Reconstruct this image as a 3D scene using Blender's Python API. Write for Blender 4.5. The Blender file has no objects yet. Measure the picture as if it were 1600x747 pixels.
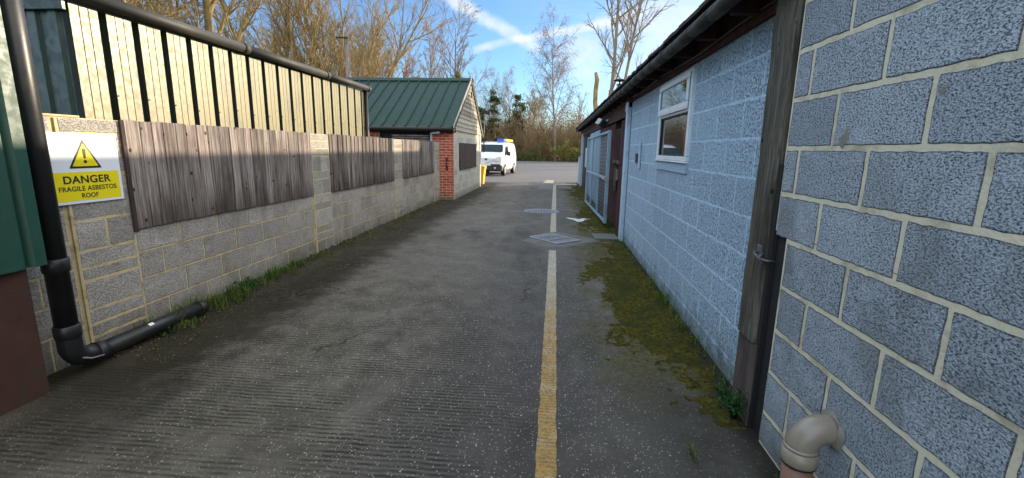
import bpy, math, random
import numpy as np
from mathutils import Vector, Matrix
random.seed(7); RNG = np.random.default_rng(11)
sc = bpy.context.scene
COL = sc.collection
rad = math.radians

# ------------------------------------------------------------------ camera
F, CX, CY, H = 712.0, 800.0, 373.5, 1.45
def _basis():
    y = np.array([866 - CX, 234 - CY, F]); y /= np.linalg.norm(y)
    n = np.cross(y, np.array([1, math.tan(rad(1.07)), 0])); n /= np.linalg.norm(n)
    if n[1] > 0: n = -n
    x = np.cross(y, n)
    if x[0] < 0: x = -x
    return np.array([x / np.linalg.norm(x), y, n])
RB = _basis()
def ray(px, py): return RB @ np.array([px - CX, py - CY, F])
cd = bpy.data.cameras.new('camera'); cam = bpy.data.objects.new('camera', cd); COL.objects.link(cam)
r_, u_, b_ = RB @ np.array([1, 0, 0.]), RB @ np.array([0, -1., 0]), RB @ np.array([0, 0, -1.])
cam.matrix_world = Matrix(((r_[0], u_[0], b_[0], 0), (r_[1], u_[1], b_[1], 0), (r_[2], u_[2], b_[2], H), (0, 0, 0, 1)))
cd.sensor_width = 36; cd.lens = 36 * F / 1600; cd.clip_start = .05; cd.clip_end = 2000
sc.camera = cam

# ------------------------------------------------------------------ node helper
class NT:
    def __init__(s, nt): s.nt = nt
    def n(s, typ, props=None, **inp):
        nd = s.nt.nodes.new(typ)
        for k, v in (props or {}).items(): setattr(nd, k, v)
        for k, v in inp.items():
            key = int(k[1:]) if k[0] == '_' and k[1:].isdigit() else k.replace('_', ' ')
            s.set(nd.inputs[key], v)
        return nd
    def set(s, sock, v):
        if isinstance(v, bpy.types.NodeSocket): s.nt.links.new(v, sock)
        elif isinstance(v, bpy.types.Node): s.nt.links.new(v.outputs[0], sock)
        else:
            if isinstance(v, (tuple, list)) and len(v) == 3 and sock.type == 'RGBA': v = tuple(v) + (1,)
            sock.default_value = v
    def math(s, op, a, b=0., c=None, clamp=False):
        nd = s.nt.nodes.new('ShaderNodeMath'); nd.operation = op; nd.use_clamp = clamp
        s.set(nd.inputs[0], a); s.set(nd.inputs[1], b)
        if c is not None: s.set(nd.inputs[2], c)
        return nd.outputs[0]
    def mul(s, a, b): return s.math('MULTIPLY', a, b)
    def add(s, a, b): return s.math('ADD', a, b)
    def mix(s, f, a, b, mode='MIX'):
        nd = s.nt.nodes.new('ShaderNodeMix'); nd.data_type = 'RGBA'; nd.blend_type = mode; nd.clamp_factor = True
        s.set(nd.inputs[0], f); s.set(nd.inputs[6], a); s.set(nd.inputs[7], b)
        return nd.outputs[2]
    def ss(s, v, lo, hi, a=0., b=1.):
        nd = s.nt.nodes.new('ShaderNodeMapRange'); nd.interpolation_type = 'SMOOTHSTEP'
        s.set(nd.inputs[0], v)
        nd.inputs[1].default_value = lo; nd.inputs[2].default_value = hi
        nd.inputs[3].default_value = a; nd.inputs[4].default_value = b
        return nd.outputs[0]
    def pos(s, scale=(1, 1, 1), loc=(0, 0, 0)):
        g = s.nt.nodes.new('ShaderNodeNewGeometry')
        m = s.n('ShaderNodeMapping', Vector=g.outputs['Position'], Scale=scale, Location=loc)
        return m.outputs[0]
    def obj(s, scale=(1, 1, 1), loc=(0, 0, 0)):
        g = s.nt.nodes.new('ShaderNodeTexCoord')
        return s.n('ShaderNodeMapping', Vector=g.outputs['Object'], Scale=scale, Location=loc).outputs[0]
    def noise(s, vec, scale, detail=3., rough=.55, dist=0.):
        return s.n('ShaderNodeTexNoise', Vector=vec, Scale=scale, Detail=detail, Roughness=rough, Distortion=dist).outputs[0]
    def vor(s, vec, scale, out=0, rnd=1., feature='F1'):
        return s.n('ShaderNodeTexVoronoi', {'feature': feature}, Vector=vec, Scale=scale, Randomness=rnd).outputs[out]
    def attr(s, name, out='Fac'):
        return s.n('ShaderNodeAttribute', {'attribute_name': name}).outputs[out]
    def xyz(s, vec):
        nd = s.n('ShaderNodeSeparateXYZ', Vector=vec); return nd.outputs
    def bump(s, h, dist=.002, strength=1., normal=None):
        nd = s.n('ShaderNodeBump', Height=h, Distance=dist, Strength=strength)
        if normal is not None: s.set(nd.inputs['Normal'], normal)
        return nd.outputs[0]

def newmat(name):
    m = bpy.data.materials.new(name); m.use_nodes = True
    b = m.node_tree.nodes['Principled BSDF']
    return m, NT(m.node_tree), b
def out(t, b, col=None, rough=None, nrm=None, metal=None, spec=None):
    if col is not None: t.set(b.inputs['Base Color'], col)
    if rough is not None: t.set(b.inputs['Roughness'], rough)
    if nrm is not None: t.set(b.inputs['Normal'], nrm)
    if metal is not None: t.set(b.inputs['Metallic'], metal)
    if spec is not None: t.set(b.inputs['Specular IOR Level'], spec)

def simple(name, col, rough=.6, var=.15, scale=6., bump=0., metal=0., spec=None, dirt=None):
    m, t, b = newmat(name)
    n = t.noise(t.obj(), scale, 5.)
    c = t.mix(n, tuple(x * (1 - var) for x in col), tuple(min(1, x * (1 + var)) for x in col))
    if dirt:
        c = t.mix(t.ss(t.noise(t.obj(), scale * .37, 6., .7), .5, .72), c, dirt)
    nr = t.bump(t.noise(t.obj(), scale * 12, 3.), bump) if bump else None
    out(t, b, c, t.ss(n, 0, 1, rough - .08, rough + .08), nr, metal, spec)
    return m

def block_mat(name, lo, hi, pit, scale=95., pitamt=.5, bumpd=.004, stain=None, paint=None):
    """rough aggregate block: speckle of light and dark grains plus pits"""
    m, t, b = newmat(name)
    p = t.pos((1, .72, 1.15))
    n1 = t.noise(p, scale, 2.5, .65); n2 = t.noise(p, scale * .62, 2.5, .6, .3)
    tone = t.attr('tone')
    c = t.mix(t.ss(n1, .33, .68), lo, hi)
    c = t.mix(t.mul(t.ss(n2, .455, .375), pitamt), c, pit)
    soft = t.noise(p, 9., 4.); c = t.mix(t.mul(t.ss(soft, .5, .7), .4), c, hi); c = t.mix(t.mul(t.ss(t.noise(p, 3.1, 6., .7), .54, .7), .45), c, tuple(x * .62 for x in lo))
    c = t.mix(t.mul(t.ss(t.noise(p, scale * 1.7, 1.), .62, .7), .35), c, tuple(min(1, x * 1.6) for x in hi))
    c = t.mix(1., c, t.n('ShaderNodeCombineColor', Red=tone, Green=tone, Blue=tone).outputs[0], 'MULTIPLY')
    if stain:
        big = t.noise(t.pos((1, 1, .5)), 2.2, 5., .65)
        c = t.mix(t.mul(t.ss(big, .5, .68), .55), c, stain)
    zl = t.xyz(t.pos())[2]
    c = t.mix(t.mul(t.ss(t.add(zl, t.mul(t.noise(t.pos(), 5., 5.), .45)), .52, .22), .6), c, tuple(x * .32 for x in (.30, .29, .20)))
    h = t.add(t.mul(t.ss(n2, .40, .52), 1.), t.mul(n1, .5))
    out(t, b, c, .93, t.bump(h, bumpd, .9), spec=.25)
    return m

def mortar_mat(name, a, c2, dirt, rough=.9):
    m, t, b = newmat(name)
    p = t.pos()
    c = t.mix(t.noise(p, 35., 4.), a, c2)
    c = t.mix(t.mul(t.ss(t.noise(p, 7., 6., .7), .48, .68), .6), c, dirt)
    out(t, b, c, rough, t.bump(t.noise(p, 90., 4.), .003, .8), spec=.2)
    return m

M = {}
M['block_near'] = block_mat('grey_aggregate_block', (.225, .252, .288), (.42, .458, .508), (.028, .034, .044), 235., .9, .004, stain=(.15, .15, .145))
M['mortar_near'] = mortar_mat('cream_mortar', (.52, .46, .33), (.66, .60, .46), (.25, .21, .14))
M['block_left'] = block_mat('weathered_aggregate_block', (.24, .225, .205), (.50, .47, .43), (.10, .092, .085), 170., .55, .004, stain=(.22, .19, .12))
M['mortar_left'] = mortar_mat('ochre_mortar', (.46, .36, .17), (.62, .52, .33), (.17, .13, .07))
M['block_cream'] = block_mat('pale_block', (.36, .35, .32), (.56, .55, .50), (.16, .15, .13), 40., .4, .003)
M['mortar_cream'] = mortar_mat('pale_mortar', (.5, .46, .34), (.62, .58, .45), (.3, .27, .18))
M['brick'] = block_mat('red_brick', (.28, .045, .022), (.46, .10, .05), (.12, .035, .025), 50., .4, .002)
M['mortar_brick'] = mortar_mat('brick_mortar', (.38, .33, .27), (.5, .45, .38), (.2, .16, .12))

def blue_paint():
    m, t, b = newmat('blue_masonry_paint')
    p = t.pos()
    # open textured block painted over: the paint misses the pits
    n2 = t.noise(p, 62., 3.5, .66, .5); n3 = t.noise(p, 150., 2.)
    big = t.noise(p, 1.1, 4., .6)
    holes = t.mul(t.ss(t.add(n2, t.mul(t.attr('smooth'), .25)), .46, .395), t.ss(big, .3, .6, .45, 1.))
    c = t.mix(big, (.295, .40, .50), (.375, .485, .585))
    c = t.mix(t.mul(t.ss(n3, .55, .75), .3), c, (.43, .52, .60))
    c = t.mix(t.mul(holes, .85), c, (.055, .072, .10))
    c = t.mix(1., c, t.n('ShaderNodeCombineColor', Red=t.attr('tone'), Green=t.attr('tone'), Blue=t.attr('tone')).outputs[0], 'MULTIPLY')
    z = t.xyz(p)[2]
    low = t.mul(t.ss(t.add(z, t.mul(t.noise(p, 9., 5.), .5)), .5, .22), .75)
    c = t.mix(low, c, (.085, .09, .06))
    h = t.add(t.mul(t.ss(n2, .38, .52), 1.), t.mul(n3, .25))
    out(t, b, c, .75, t.bump(h, .007, .9), spec=.3)
    return m
M['blue_wall'] = blue_paint()

def wood_mat(name, a, b2, dark, grain=(40, 40, 1.2), knot=True, lowdark=None, bump=.003):
    m, t, b = newmat(name)
    tone = t.attr('tone')
    off = t.n('ShaderNodeCombineXYZ', X=t.mul(tone, 13.), Y=t.mul(tone, 31.), Z=t.mul(tone, 7.)).outputs[0]
    v = t.n('ShaderNodeVectorMath', {'operation': 'ADD'}, _0=t.pos(), _1=off).outputs[0]
    g = t.n('ShaderNodeMapping', Vector=v, Scale=grain).outputs[0]
    n = t.noise(g, 1.6, 6., .65, .6); n2 = t.noise(g, 5., 3.)
    c = t.mix(t.ss(n, .3, .7), a, b2)
    c = t.mix(t.mul(t.ss(n2, .5, .7), .5), c, dark)
    broad = t.noise(t.n('ShaderNodeMapping', Vector=v, Scale=(3, 3, 1.1)).outputs[0], 1.5, 4.)
    c = t.mix(t.mul(t.ss(broad, .45, .7), .55), c, dark)
    if knot:
        k = t.vor(t.n('ShaderNodeMapping', Vector=v, Scale=(1, 1, .8)).outputs[0], 8.5)
        c = t.mix(t.mul(t.ss(k, .14, .06), .9), c, tuple(x * .3 for x in dark))
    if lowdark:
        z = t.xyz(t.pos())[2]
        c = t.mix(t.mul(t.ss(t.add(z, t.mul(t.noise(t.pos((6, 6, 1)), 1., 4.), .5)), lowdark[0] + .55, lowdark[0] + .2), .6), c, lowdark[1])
    c = t.mix(1., c, t.n('ShaderNodeCombineColor', Red=t.ss(tone, .6, 1.4, .72, 1.25), Green=t.ss(tone, .6, 1.4, .72, 1.25), Blue=t.ss(tone, .6, 1.4, .72, 1.25)).outputs[0], 'MULTIPLY')
    out(t, b, c, .85, t.bump(t.add(n, t.mul(n2, .6)), bump, .9), spec=.2)
    return m
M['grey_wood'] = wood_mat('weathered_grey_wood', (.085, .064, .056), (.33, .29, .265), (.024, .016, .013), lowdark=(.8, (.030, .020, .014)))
M['clap_wood'] = wood_mat('weathered_clapboard', (.30, .27, .22), (.46, .42, .35), (.17, .14, .11), grain=(40, 1.2, 30))
M['post_wood'] = wood_mat('green_stained_post', (.045, .040, .030), (.15, .135, .105), (.014, .011, .009), grain=(34, 34, 2.), bump=.008)
M['post_low'] = wood_mat('bare_brown_post', (.06, .044, .040), (.12, .09, .08), (.022, .015, .013), grain=(26, 26, 1.5))
M['maroon'] = wood_mat('maroon_painted_boards', (.050, .021, .021), (.085, .040, .038), (.022, .011, .011), knot=False, grain=(20, 20, 1))
M['oldblue'] = wood_mat('pale_blue_boards', (.24, .36, .46), (.33, .46, .57), (.16, .25, .33), knot=False)
M['purlin'] = simple('dark_timber', (.03, .02, .02), .85)

def metal_sheet(name, col, rough, dirt, dirtamt=.5, metal=.0, spec=.5):
    m, t, b = newmat(name)
    p = t.pos((1, 1, .25)); n = t.noise(p, 5., 5., .6); n2 = t.noise(t.pos(), 22., 4.)
    c = t.mix(n, tuple(x * .82 for x in col), tuple(x * 1.15 for x in col))
    c = t.mix(t.mul(t.ss(t.noise(t.pos((2, 2, .5)), 2.3, 6., .7), .5, .72), dirtamt), c, dirt)
    sp = t.vor(t.pos(), 14.)
    c = t.mix(t.mul(t.ss(sp, .07, .03), .5), c, tuple(x * .3 for x in col))
    out(t, b, c, t.ss(n2, .3, .7, rough - .07, rough + .1), t.bump(n2, .0008), metal, spec)
    return m
M['cream_clad'] = metal_sheet('olive_cream_cladding', (.178, .160, .068), .42, (.085, .088, .040), .85)
M['green_clad'] = metal_sheet('dark_green_cladding', (.013, .05, .043), .4, (.03, .05, .035))
M['green_near'] = metal_sheet('green_corrugated_sheet', (.011, .06, .042), .45, (.02, .05, .028))
M['green_roof'] = metal_sheet('green_roof_sheet', (.021, .046, .039), .6, (.03, .05, .03), .35, 0., .12)
M['trough'] = simple('trough_shade', (.010, .018, .013), .7)  # near-black green: shade painted into the cladding troughs
M['rust'] = simple('rusty_board', (.050, .018, .011), .85, .7, 11., .004, dirt=(.028, .026, .014))
M['gutter'] = simple('weathered_gutter', (.016, .015, .012), .65, .4, 5., .001, dirt=(.038, .034, .02))
M['blackplastic'] = simple('black_plastic', (.011, .012, .014), .42, .3, 8., .0004, dirt=(.03, .032, .03))
M['black'] = simple('black_metal', (.012, .012, .012), .5)
M['void'] = simple('dark_steel_and_gap_shade', (.008, .007, .008), .8)  # near-black for the steel channel, and painted shade in gaps, slots and openings
M['white_pvc'] = simple('white_window_frame', (.60, .63, .66), .35, .08, 9., dirt=(.45, .47, .47))
M['bluetrim'] = simple('pale_blue_trim', (.36, .46, .55), .55, .12, 7., .0006, dirt=(.2, .24, .27))
M['gatepaint'] = simple('blue_grey_gate_paint', (.20, .30, .38), .45, .15, 9., .0004, dirt=(.11, .14, .15))
M['wire'] = simple('galvanised_wire', (.25, .30, .33), .5)
M['steel'] = simple('galvanised_steel', (.35, .35, .34), .35, .2, 9., metal=.8)
M['tile'] = simple('mossy_roof_tile', (.045, .035, .028), .9, .4, 9., .003, dirt=(.05, .055, .022))
M['pipegrey'] = simple('grey_drain_plastic', (.25, .205, .155), .32, .08, 7., .0005, dirt=(.19, .165, .13))
M['pipebrown'] = simple('terracotta_drain', (.20, .10, .06), .55, .2, 9.)
M['cement'] = simple('grey_cement', (.20, .18, .15), .95, .3, 14., .003)
M['signwhite'] = simple('sign_white', (.74, .76, .80), .35, .03)
M['signyellow'] = simple('sign_yellow', (.80, .66, .0), .35, .03)
M['signblack'] = simple('sign_black', (.012, .012, .012), .4)
M['vanwhite'] = simple('white_car_paint', (.74, .74, .75), .22, .03)
M['darkglass'] = simple('dark_glass', (.01, .025, .03), .12, .2, spec=.2)
M['bumper'] = simple('black_bumper', (.02, .02, .022), .5)
M['tyre'] = simple('tyre_rubber', (.015, .015, .015), .85)
M['rim'] = simple('alloy_rim', (.32, .32, .33), .35, metal=.6)
M['lamp'] = simple('headlamp_lens', (.55, .57, .6), .1)
M['plate'] = simple('number_plate', (.65, .68, .7), .4)
M['beaconblue'] = simple('blue_roof_panel', (.02, .12, .65), .3)
M['yellow'] = simple('yellow_plastic', (.72, .47, .02), .5, .1)
M['concrete_pale'] = simple('pale_concrete', (.13, .125, .108), .9, .3, 12., .002, dirt=(.07, .066, .05))
M['castiron'] = simple('cast_iron', (.13, .13, .14), .45, .3, 20., .001, metal=.5)
M['grateiron'] = simple('worn_grate_iron', (.34, .34, .37), .42, .3, 20., .001, metal=.4)
M['whitepaint'] = simple('white_spilt_paint', (.62, .62, .60), .8, .1, 20.)

def glass_mat():
    m, t, b = newmat('window_glass')
    out(t, b, (.02, .022, .026), .03, spec=1.); b.inputs['IOR'].default_value = 1.7
    return m
M['glass'] = glass_mat()

def bark_mat(name, a, b2, scale=4.):
    m, t, b = newmat(name)
    n = t.noise(t.obj((1, 1, .3)), scale, 5., .65)
    out(t, b, t.mix(t.ss(n, .3, .7), a, b2), .9, t.bump(n, .01), spec=.15)
    return m
M['bark_oak'] = bark_mat('oak_bark', (.15, .108, .048), (.35, .26, .12))
M['bark_grey'] = bark_mat('grey_bark', (.14, .115, .085), (.27, .225, .165))
M['bark_birch'] = bark_mat('birch_bark', (.16, .12, .10), (.36, .30, .25))
M['twig_brown'] = bark_mat('brown_twigs', (.17, .12, .06), (.31, .22, .11))
M['bark_orange'] = bark_mat('orange_brown_twigs', (.22, .115, .04), (.36, .20, .07))

def leaf_mat(name, a, b2, c3=None, trans=True):
    m, t, b = newmat(name)
    r = t.attr('tone')
    c = t.mix(t.ss(r, .6, 1.4), a, b2)
    if c3: c = t.mix(t.ss(t.noise(t.pos(), .7, 3.), .52, .66), c, c3)
    out(t, b, c, .55, spec=.3)
    if trans:
        nt = m.node_tree
        tr = t.n('ShaderNodeBsdfTranslucent', Color=c)
        mx = t.n('ShaderNodeMixShader', Fac=.3); nt.links.new(b.outputs[0], mx.inputs[1]); nt.links.new(tr.outputs[0], mx.inputs[2])
        nt.links.new(mx.outputs[0], nt.nodes['Material Output'].inputs[0])
    return m
M['ivy'] = leaf_mat('ivy_leaves', (.025, .045, .012), (.07, .10, .025))
M['bramble'] = leaf_mat('bramble_leaves', (.05, .08, .02), (.13, .16, .04), (.15, .10, .035))
M['yellowleaf'] = leaf_mat('yellow_green_leaves', (.14, .16, .03), (.30, .28, .05))
M['deadleaf'] = leaf_mat('dead_leaves', (.085, .055, .028), (.20, .135, .07))
M['orangeleaf'] = leaf_mat('withered_orange_leaves', (.22, .12, .03), (.40, .25, .07))
M['grass'] = leaf_mat('grass_blades', (.035, .080, .010), (.15, .20, .04))
M['weed'] = leaf_mat('weed_leaves', (.010, .048, .009), (.03, .11, .02))

# ------------------------------------------------------------------ mesh builder
class MB:
    def __init__(s): s.v = []; s.f = []; s.mi = []; s.tone = []; s.sm = []; s.extra = []
    def vert(s, p, tone=1., ex=0.):
        s.v.append(tuple(p)); s.tone.append(tone); s.extra.append(ex); return len(s.v) - 1
    def face(s, idx, mi=0, sm=False): s.f.append(tuple(idx)); s.mi.append(mi); s.sm.append(sm)
    def poly(s, pts, mi=0, tone=1.): s.face([s.vert(p, tone) for p in pts], mi)
    def box(s, lo, hi, mi=0, tone=1., m=None):
        x0, y0, z0 = lo; x1, y1, z1 = hi
        c = [(x0, y0, z0), (x1, y0, z0), (x1, y1, z0), (x0, y1, z0), (x0, y0, z1), (x1, y0, z1), (x1, y1, z1), (x0, y1, z1)]
        if m is not None: c = [tuple(m @ Vector(p)) for p in c]
        i = [s.vert(p, tone) for p in c]
        for q in ((0, 3, 2, 1), (4, 5, 6, 7), (0, 1, 5, 4), (1, 2, 6, 5), (2, 3, 7, 6), (3, 0, 4, 7)): s.face([i[k] for k in q], mi)
    def bbox(s, lo, hi, bev=.004, mi=0, tone=1., m=None):
        """box with chamfered edges"""
        lo = Vector(lo); hi = Vector(hi); ids = {}
        def V(sx, sy, sz, ax):
            p = [hi[0] if sx else lo[0], hi[1] if sy else lo[1], hi[2] if sz else lo[2]]
            sg = (sx, sy, sz)
            for a in range(3):
                if a != ax: p[a] += -bev if sg[a] else bev
            p = Vector(p)
            if m is not None: p = m @ p
            return s.vert(p, tone)
        for sx in (0, 1):
            for sy in (0, 1):
                for sz in (0, 1):
                    for ax in range(3): ids[(sx, sy, sz, ax)] = V(sx, sy, sz, ax)
        for ax in range(3):
            o = [a for a in range(3) if a != ax]
            for sd in (0, 1):
                loop = []
                for (a, b) in ((0, 0), (1, 0), (1, 1), (0, 1)):
                    k = [0, 0, 0]; k[ax] = sd; k[o[0]] = a; k[o[1]] = b; loop.append(ids[(k[0], k[1], k[2], ax)])
                s.face(loop if sd else loop[::-1], mi)
        for ax in range(3):   # edges parallel to ax
            o = [a for a in range(3) if a != ax]
            for (a, b) in ((0, 0), (0, 1), (1, 0), (1, 1)):
                k0 = [0, 0, 0]; k0[o[0]] = a; k0[o[1]] = b; k1 = list(k0); k1[ax] = 1
                s.face([ids[(*k0, o[0])], ids[(*k1, o[0])], ids[(*k1, o[1])], ids[(*k0, o[1])]], mi)
        for sx in (0, 1):
            for sy in (0, 1):
                for sz in (0, 1): s.face([ids[(sx, sy, sz, a)] for a in range(3)], mi)
    def tube(s, pts, r, n=10, mi=0, caps=True, tone=1., smooth=True):
        pts = [Vector(p) for p in pts]; rs = r if isinstance(r, (list, tuple)) else [r] * len(pts)
        rings = []; up = None
        for i, p in enumerate(pts):
            t = (pts[min(i + 1, len(pts) - 1)] - pts[max(i - 1, 0)]).normalized()
            if up is None:
                up = Vector((0, 0, 1)) if abs(t.z) < .9 else Vector((1, 0, 0))
            a = (up - t * up.dot(t)).normalized(); up = a; b = t.cross(a)
            rings.append([s.vert(p + (a * math.cos(2 * math.pi * k / n) + b * math.sin(2 * math.pi * k / n)) * rs[i], tone) for k in range(n)])
        for i in range(len(rings) - 1):
            for k in range(n): s.face([rings[i][k], rings[i][(k + 1) % n], rings[i + 1][(k + 1) % n], rings[i + 1][k]], mi, smooth)
        if caps: s.face(rings[0][::-1], mi); s.face(rings[-1], mi)
    def prism(s, poly2, axis, a0, a1, mi=0, tone=1.):
        """poly2 in the two other axes (in order), extruded along axis"""
        def P(q, a):
            l = list(q); l.insert(axis, a); return l
        A = [s.vert(P(q, a0), tone) for q in poly2]; B = [s.vert(P(q, a1), tone) for q in poly2]
        n = len(A)
        for i in range(n): s.face([A[i], A[(i + 1) % n], B[(i + 1) % n], B[i]], mi)
        s.face(A[::-1], mi); s.face(B, mi)
    def build(s, name, mats, parent=None, loc=None):
        me = bpy.data.meshes.new(name); org = Vector(loc) if loc else Vector((0, 0, 0))
        me.from_pydata([tuple(Vector(p) - org) for p in s.v], [], s.f)
        for m in (mats if isinstance(mats, list) else [mats]): me.materials.append(m)
        me.polygons.foreach_set('material_index', s.mi)
        me.polygons.foreach_set('use_smooth', s.sm)
        at = me.attributes.new('tone', 'FLOAT', 'POINT'); at.data.foreach_set('value', s.tone)
        if any(s.extra):
            at = me.attributes.new('smooth', 'FLOAT', 'POINT'); at.data.foreach_set('value', s.extra)
        me.update()
        o = bpy.data.objects.new(name, me); COL.objects.link(o); o.location = org
        if parent: attach(o, parent)
        return o
def attach(o, parent):
    o.parent = parent; o.location = Vector(o.location) - world_loc(parent)
def world_loc(p):
    l = Vector(p.location)
    while p.parent: p = p.parent; l += Vector(p.location)
    return l
def tag(o, label=None, cat=None, group=None, kind=None):
    for k, v in (('label', label), ('category', cat), ('group', group), ('kind', kind)):
        if v: o[k] = v
    return o
def thing(name, loc, label, cat, group=None):
    o = bpy.data.objects.new(name, None); COL.objects.link(o); o.location = loc; o.empty_display_size = .2
    return tag(o, label, cat, group)
def copy_tree(o, parent=None):
    c = o.copy(); COL.objects.link(c)
    if parent: c.parent = parent
    for ch in list(o.children): copy_tree(ch, c)
    return c
def J(a): return random.uniform(-a, a)

# jagged block layer: blocks = (u0,u1,z0,z1); face at plane, u along axis
def blocks(mb, rects, axis, plane, side, mi=0, jag=.0025, proud=.004, tonevar=.14, step=.035, ex=0., dirt=1.):
    """axis 'y': wall runs along y at x=plane facing side(+1/-1); axis 'x': runs along x at y=plane"""
    for (u0, u1, z0, z1) in rects:
        if u1 - u0 < .012 or z1 - z0 < .012: continue
        tone = 1 + J(tonevar); pr = proud + J(.0012)
        def edge(a, b, n):
            return [(a[0] + (b[0] - a[0]) * i / n + J(jag), a[1] + (b[1] - a[1]) * i / n + J(jag)) for i in range(n)]
        nu = max(2, int((u1 - u0) / step)); nz = max(2, int((z1 - z0) / step))
        loop = edge((u0, z0), (u1, z0), nu) + edge((u1, z0), (u1, z1), nz) + edge((u1, z1), (u0, z1), nu) + edge((u0, z1), (u0, z0), nz)
        c = ((u0 + u1) / 2, (z0 + z1) / 2)
        rings = []
        for d, k in ((0, 0.), (pr * .75, .002), (pr, .006)):
            ring = []
            for (u, z) in loop:
                uu = u + (k if u < c[0] else -k); zz = z + (k if z < c[1] else -k)
                p = (plane + side * d, uu, zz) if axis == 'y' else (uu, plane + side * d, zz)
                ring.append(mb.vert(p, tone * (dirt if d < pr else 1.), ex))
            rings.append(ring)
        n = len(loop)
        for i in range(2):
            for k in range(n): mb.face([rings[i][k], rings[i][(k + 1) % n], rings[i + 1][(k + 1) % n], rings[i + 1][k]], mi)
        mb.face(rings[2], mi)

def course_rects(u0, u1, z0, z1, joints, g=.012):
    js = [u0] + sorted(j for j in joints if u0 + .01 < j < u1 - .01) + [u1]
    return [(a + g / 2, b - g / 2, z0 + g / 2, z1 - g / 2) for a, b in zip(js, js[1:])]
def rngj(start, step, lo, hi):
    k = math.ceil((lo - start) / step); r = []
    while start + k * step < hi: r.append(start + k * step); k += 1
    return r

# ------------------------------------------------------------------ world
W = bpy.data.worlds.new('World'); sc.world = W; W.use_nodes = True
SUN_EL = rad(12.5); AZ = math.atan2(.766, .643)      # clockwise from +Y
sd = Vector((math.sin(AZ) * math.cos(SUN_EL), math.cos(AZ) * math.cos(SUN_EL), math.sin(SUN_EL)))
t = NT(W.node_tree); bg = W.node_tree.nodes['Background']
sky = t.n('ShaderNodeTexSky', {'sky_type': 'NISHITA', 'sun_disc': False, 'sun_elevation': SUN_EL, 'sun_rotation': AZ, 'air_density': 1.0, 'dust_density': .6, 'ozone_density': 2.2})
tc = t.n('ShaderNodeTexCoord').outputs['Generated']
def dot(v): return t.n('ShaderNodeVectorMath', {'operation': 'DOT_PRODUCT'}, _0=tc, _1=tuple(v)).outputs['Value']
def udir(px, py):
    d = ray(px, py); return Vector(d / np.linalg.norm(d))
warp = t.noise(tc, 9., 4., .6)
def contrail(p0, p1, w, soft=1.):
    a, b = udir(*p0), udir(*p1); n = a.cross(b).normalized(); along = (b - a).normalized(); mid = (a + b).normalized()
    d = t.math('ABSOLUTE', t.add(dot(n), t.mul(t.math('SUBTRACT', t.noise(tc, 22., 3.), .5), w * 1.4)))
    L = (b - a).length / 2
    band = t.ss(d, w, w * .15)
    al = t.math('ABSOLUTE', t.math('SUBTRACT', dot(along), along.dot(mid)))
    return t.mul(t.mul(band, t.ss(al, L * 1.05, L * .75)), t.ss(t.noise(tc, 14., 4.), .25, .6, .4, 1.))
def patch(px, py, r0, r1): return t.ss(dot(udir(px, py)), math.cos(r0), math.cos(r1))
cl = t.add(t.mul(contrail((690, -10), (850, 84), .017), .75), t.mul(contrail((728, 80), (1010, 20), .012), .7))
wisp = t.ss(t.n('ShaderNodeTexNoise', Vector=t.n('ShaderNodeMapping', Vector=tc, Scale=(3, 3, 9)).outputs[0], Scale=1.6, Detail=7., Roughness=.62, Distortion=.4).outputs[0], .42, .72)
cl = t.add(cl, t.mul(t.mul(wisp, patch(1080, 50, .30, .06)), .5))
cl = t.add(cl, t.mul(patch(903, 90, .06, .01), t.ss(t.noise(tc, 11., 5.), .3, .6, .2, .6)))
cl = t.add(cl, t.mul(patch(1110, 60, .22, .02), .5))
cl = t.add(cl, t.mul(wisp, .07))
sx, sy, zz = t.xyz(tc)
cl = t.math('MINIMUM', cl, .92)
skyc = t.mix(1., sky.outputs[0], (.57, .755, .98), 'MULTIPLY')
col = t.mix(cl, skyc, (3.5, 3.75, 4.1))
# fill light: bright cloud added out of frame, overhead and behind the viewer (blue-white away from the sun, whiter towards it)
over = t.mul(t.math('MAXIMUM', t.ss(zz, .36, .62), t.ss(sy, -.05, -.4)), t.ss(zz, .98, .78, .15, 1.))
cc = t.mix(t.ss(sx, -.6, .6), (6.9, 8.6, 10.6), (9.6, 9.3, 8.6))
brk = t.ss(t.noise(tc, 2.2, 5.), .25, .6, .6, 1.)
col = t.mix(t.mul(over, brk), col, cc)
t.set(bg.inputs[0], col); bg.inputs[1].default_value = .12

ld = bpy.data.lights.new('sun', 'SUN'); ld.energy = 3.8; ld.angle = rad(.55); ld.color = (1., .82, .60)
lo = bpy.data.objects.new('sun', ld); COL.objects.link(lo); lo.rotation_euler = (-sd).to_track_quat('-Z', 'Y').to_euler()

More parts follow.
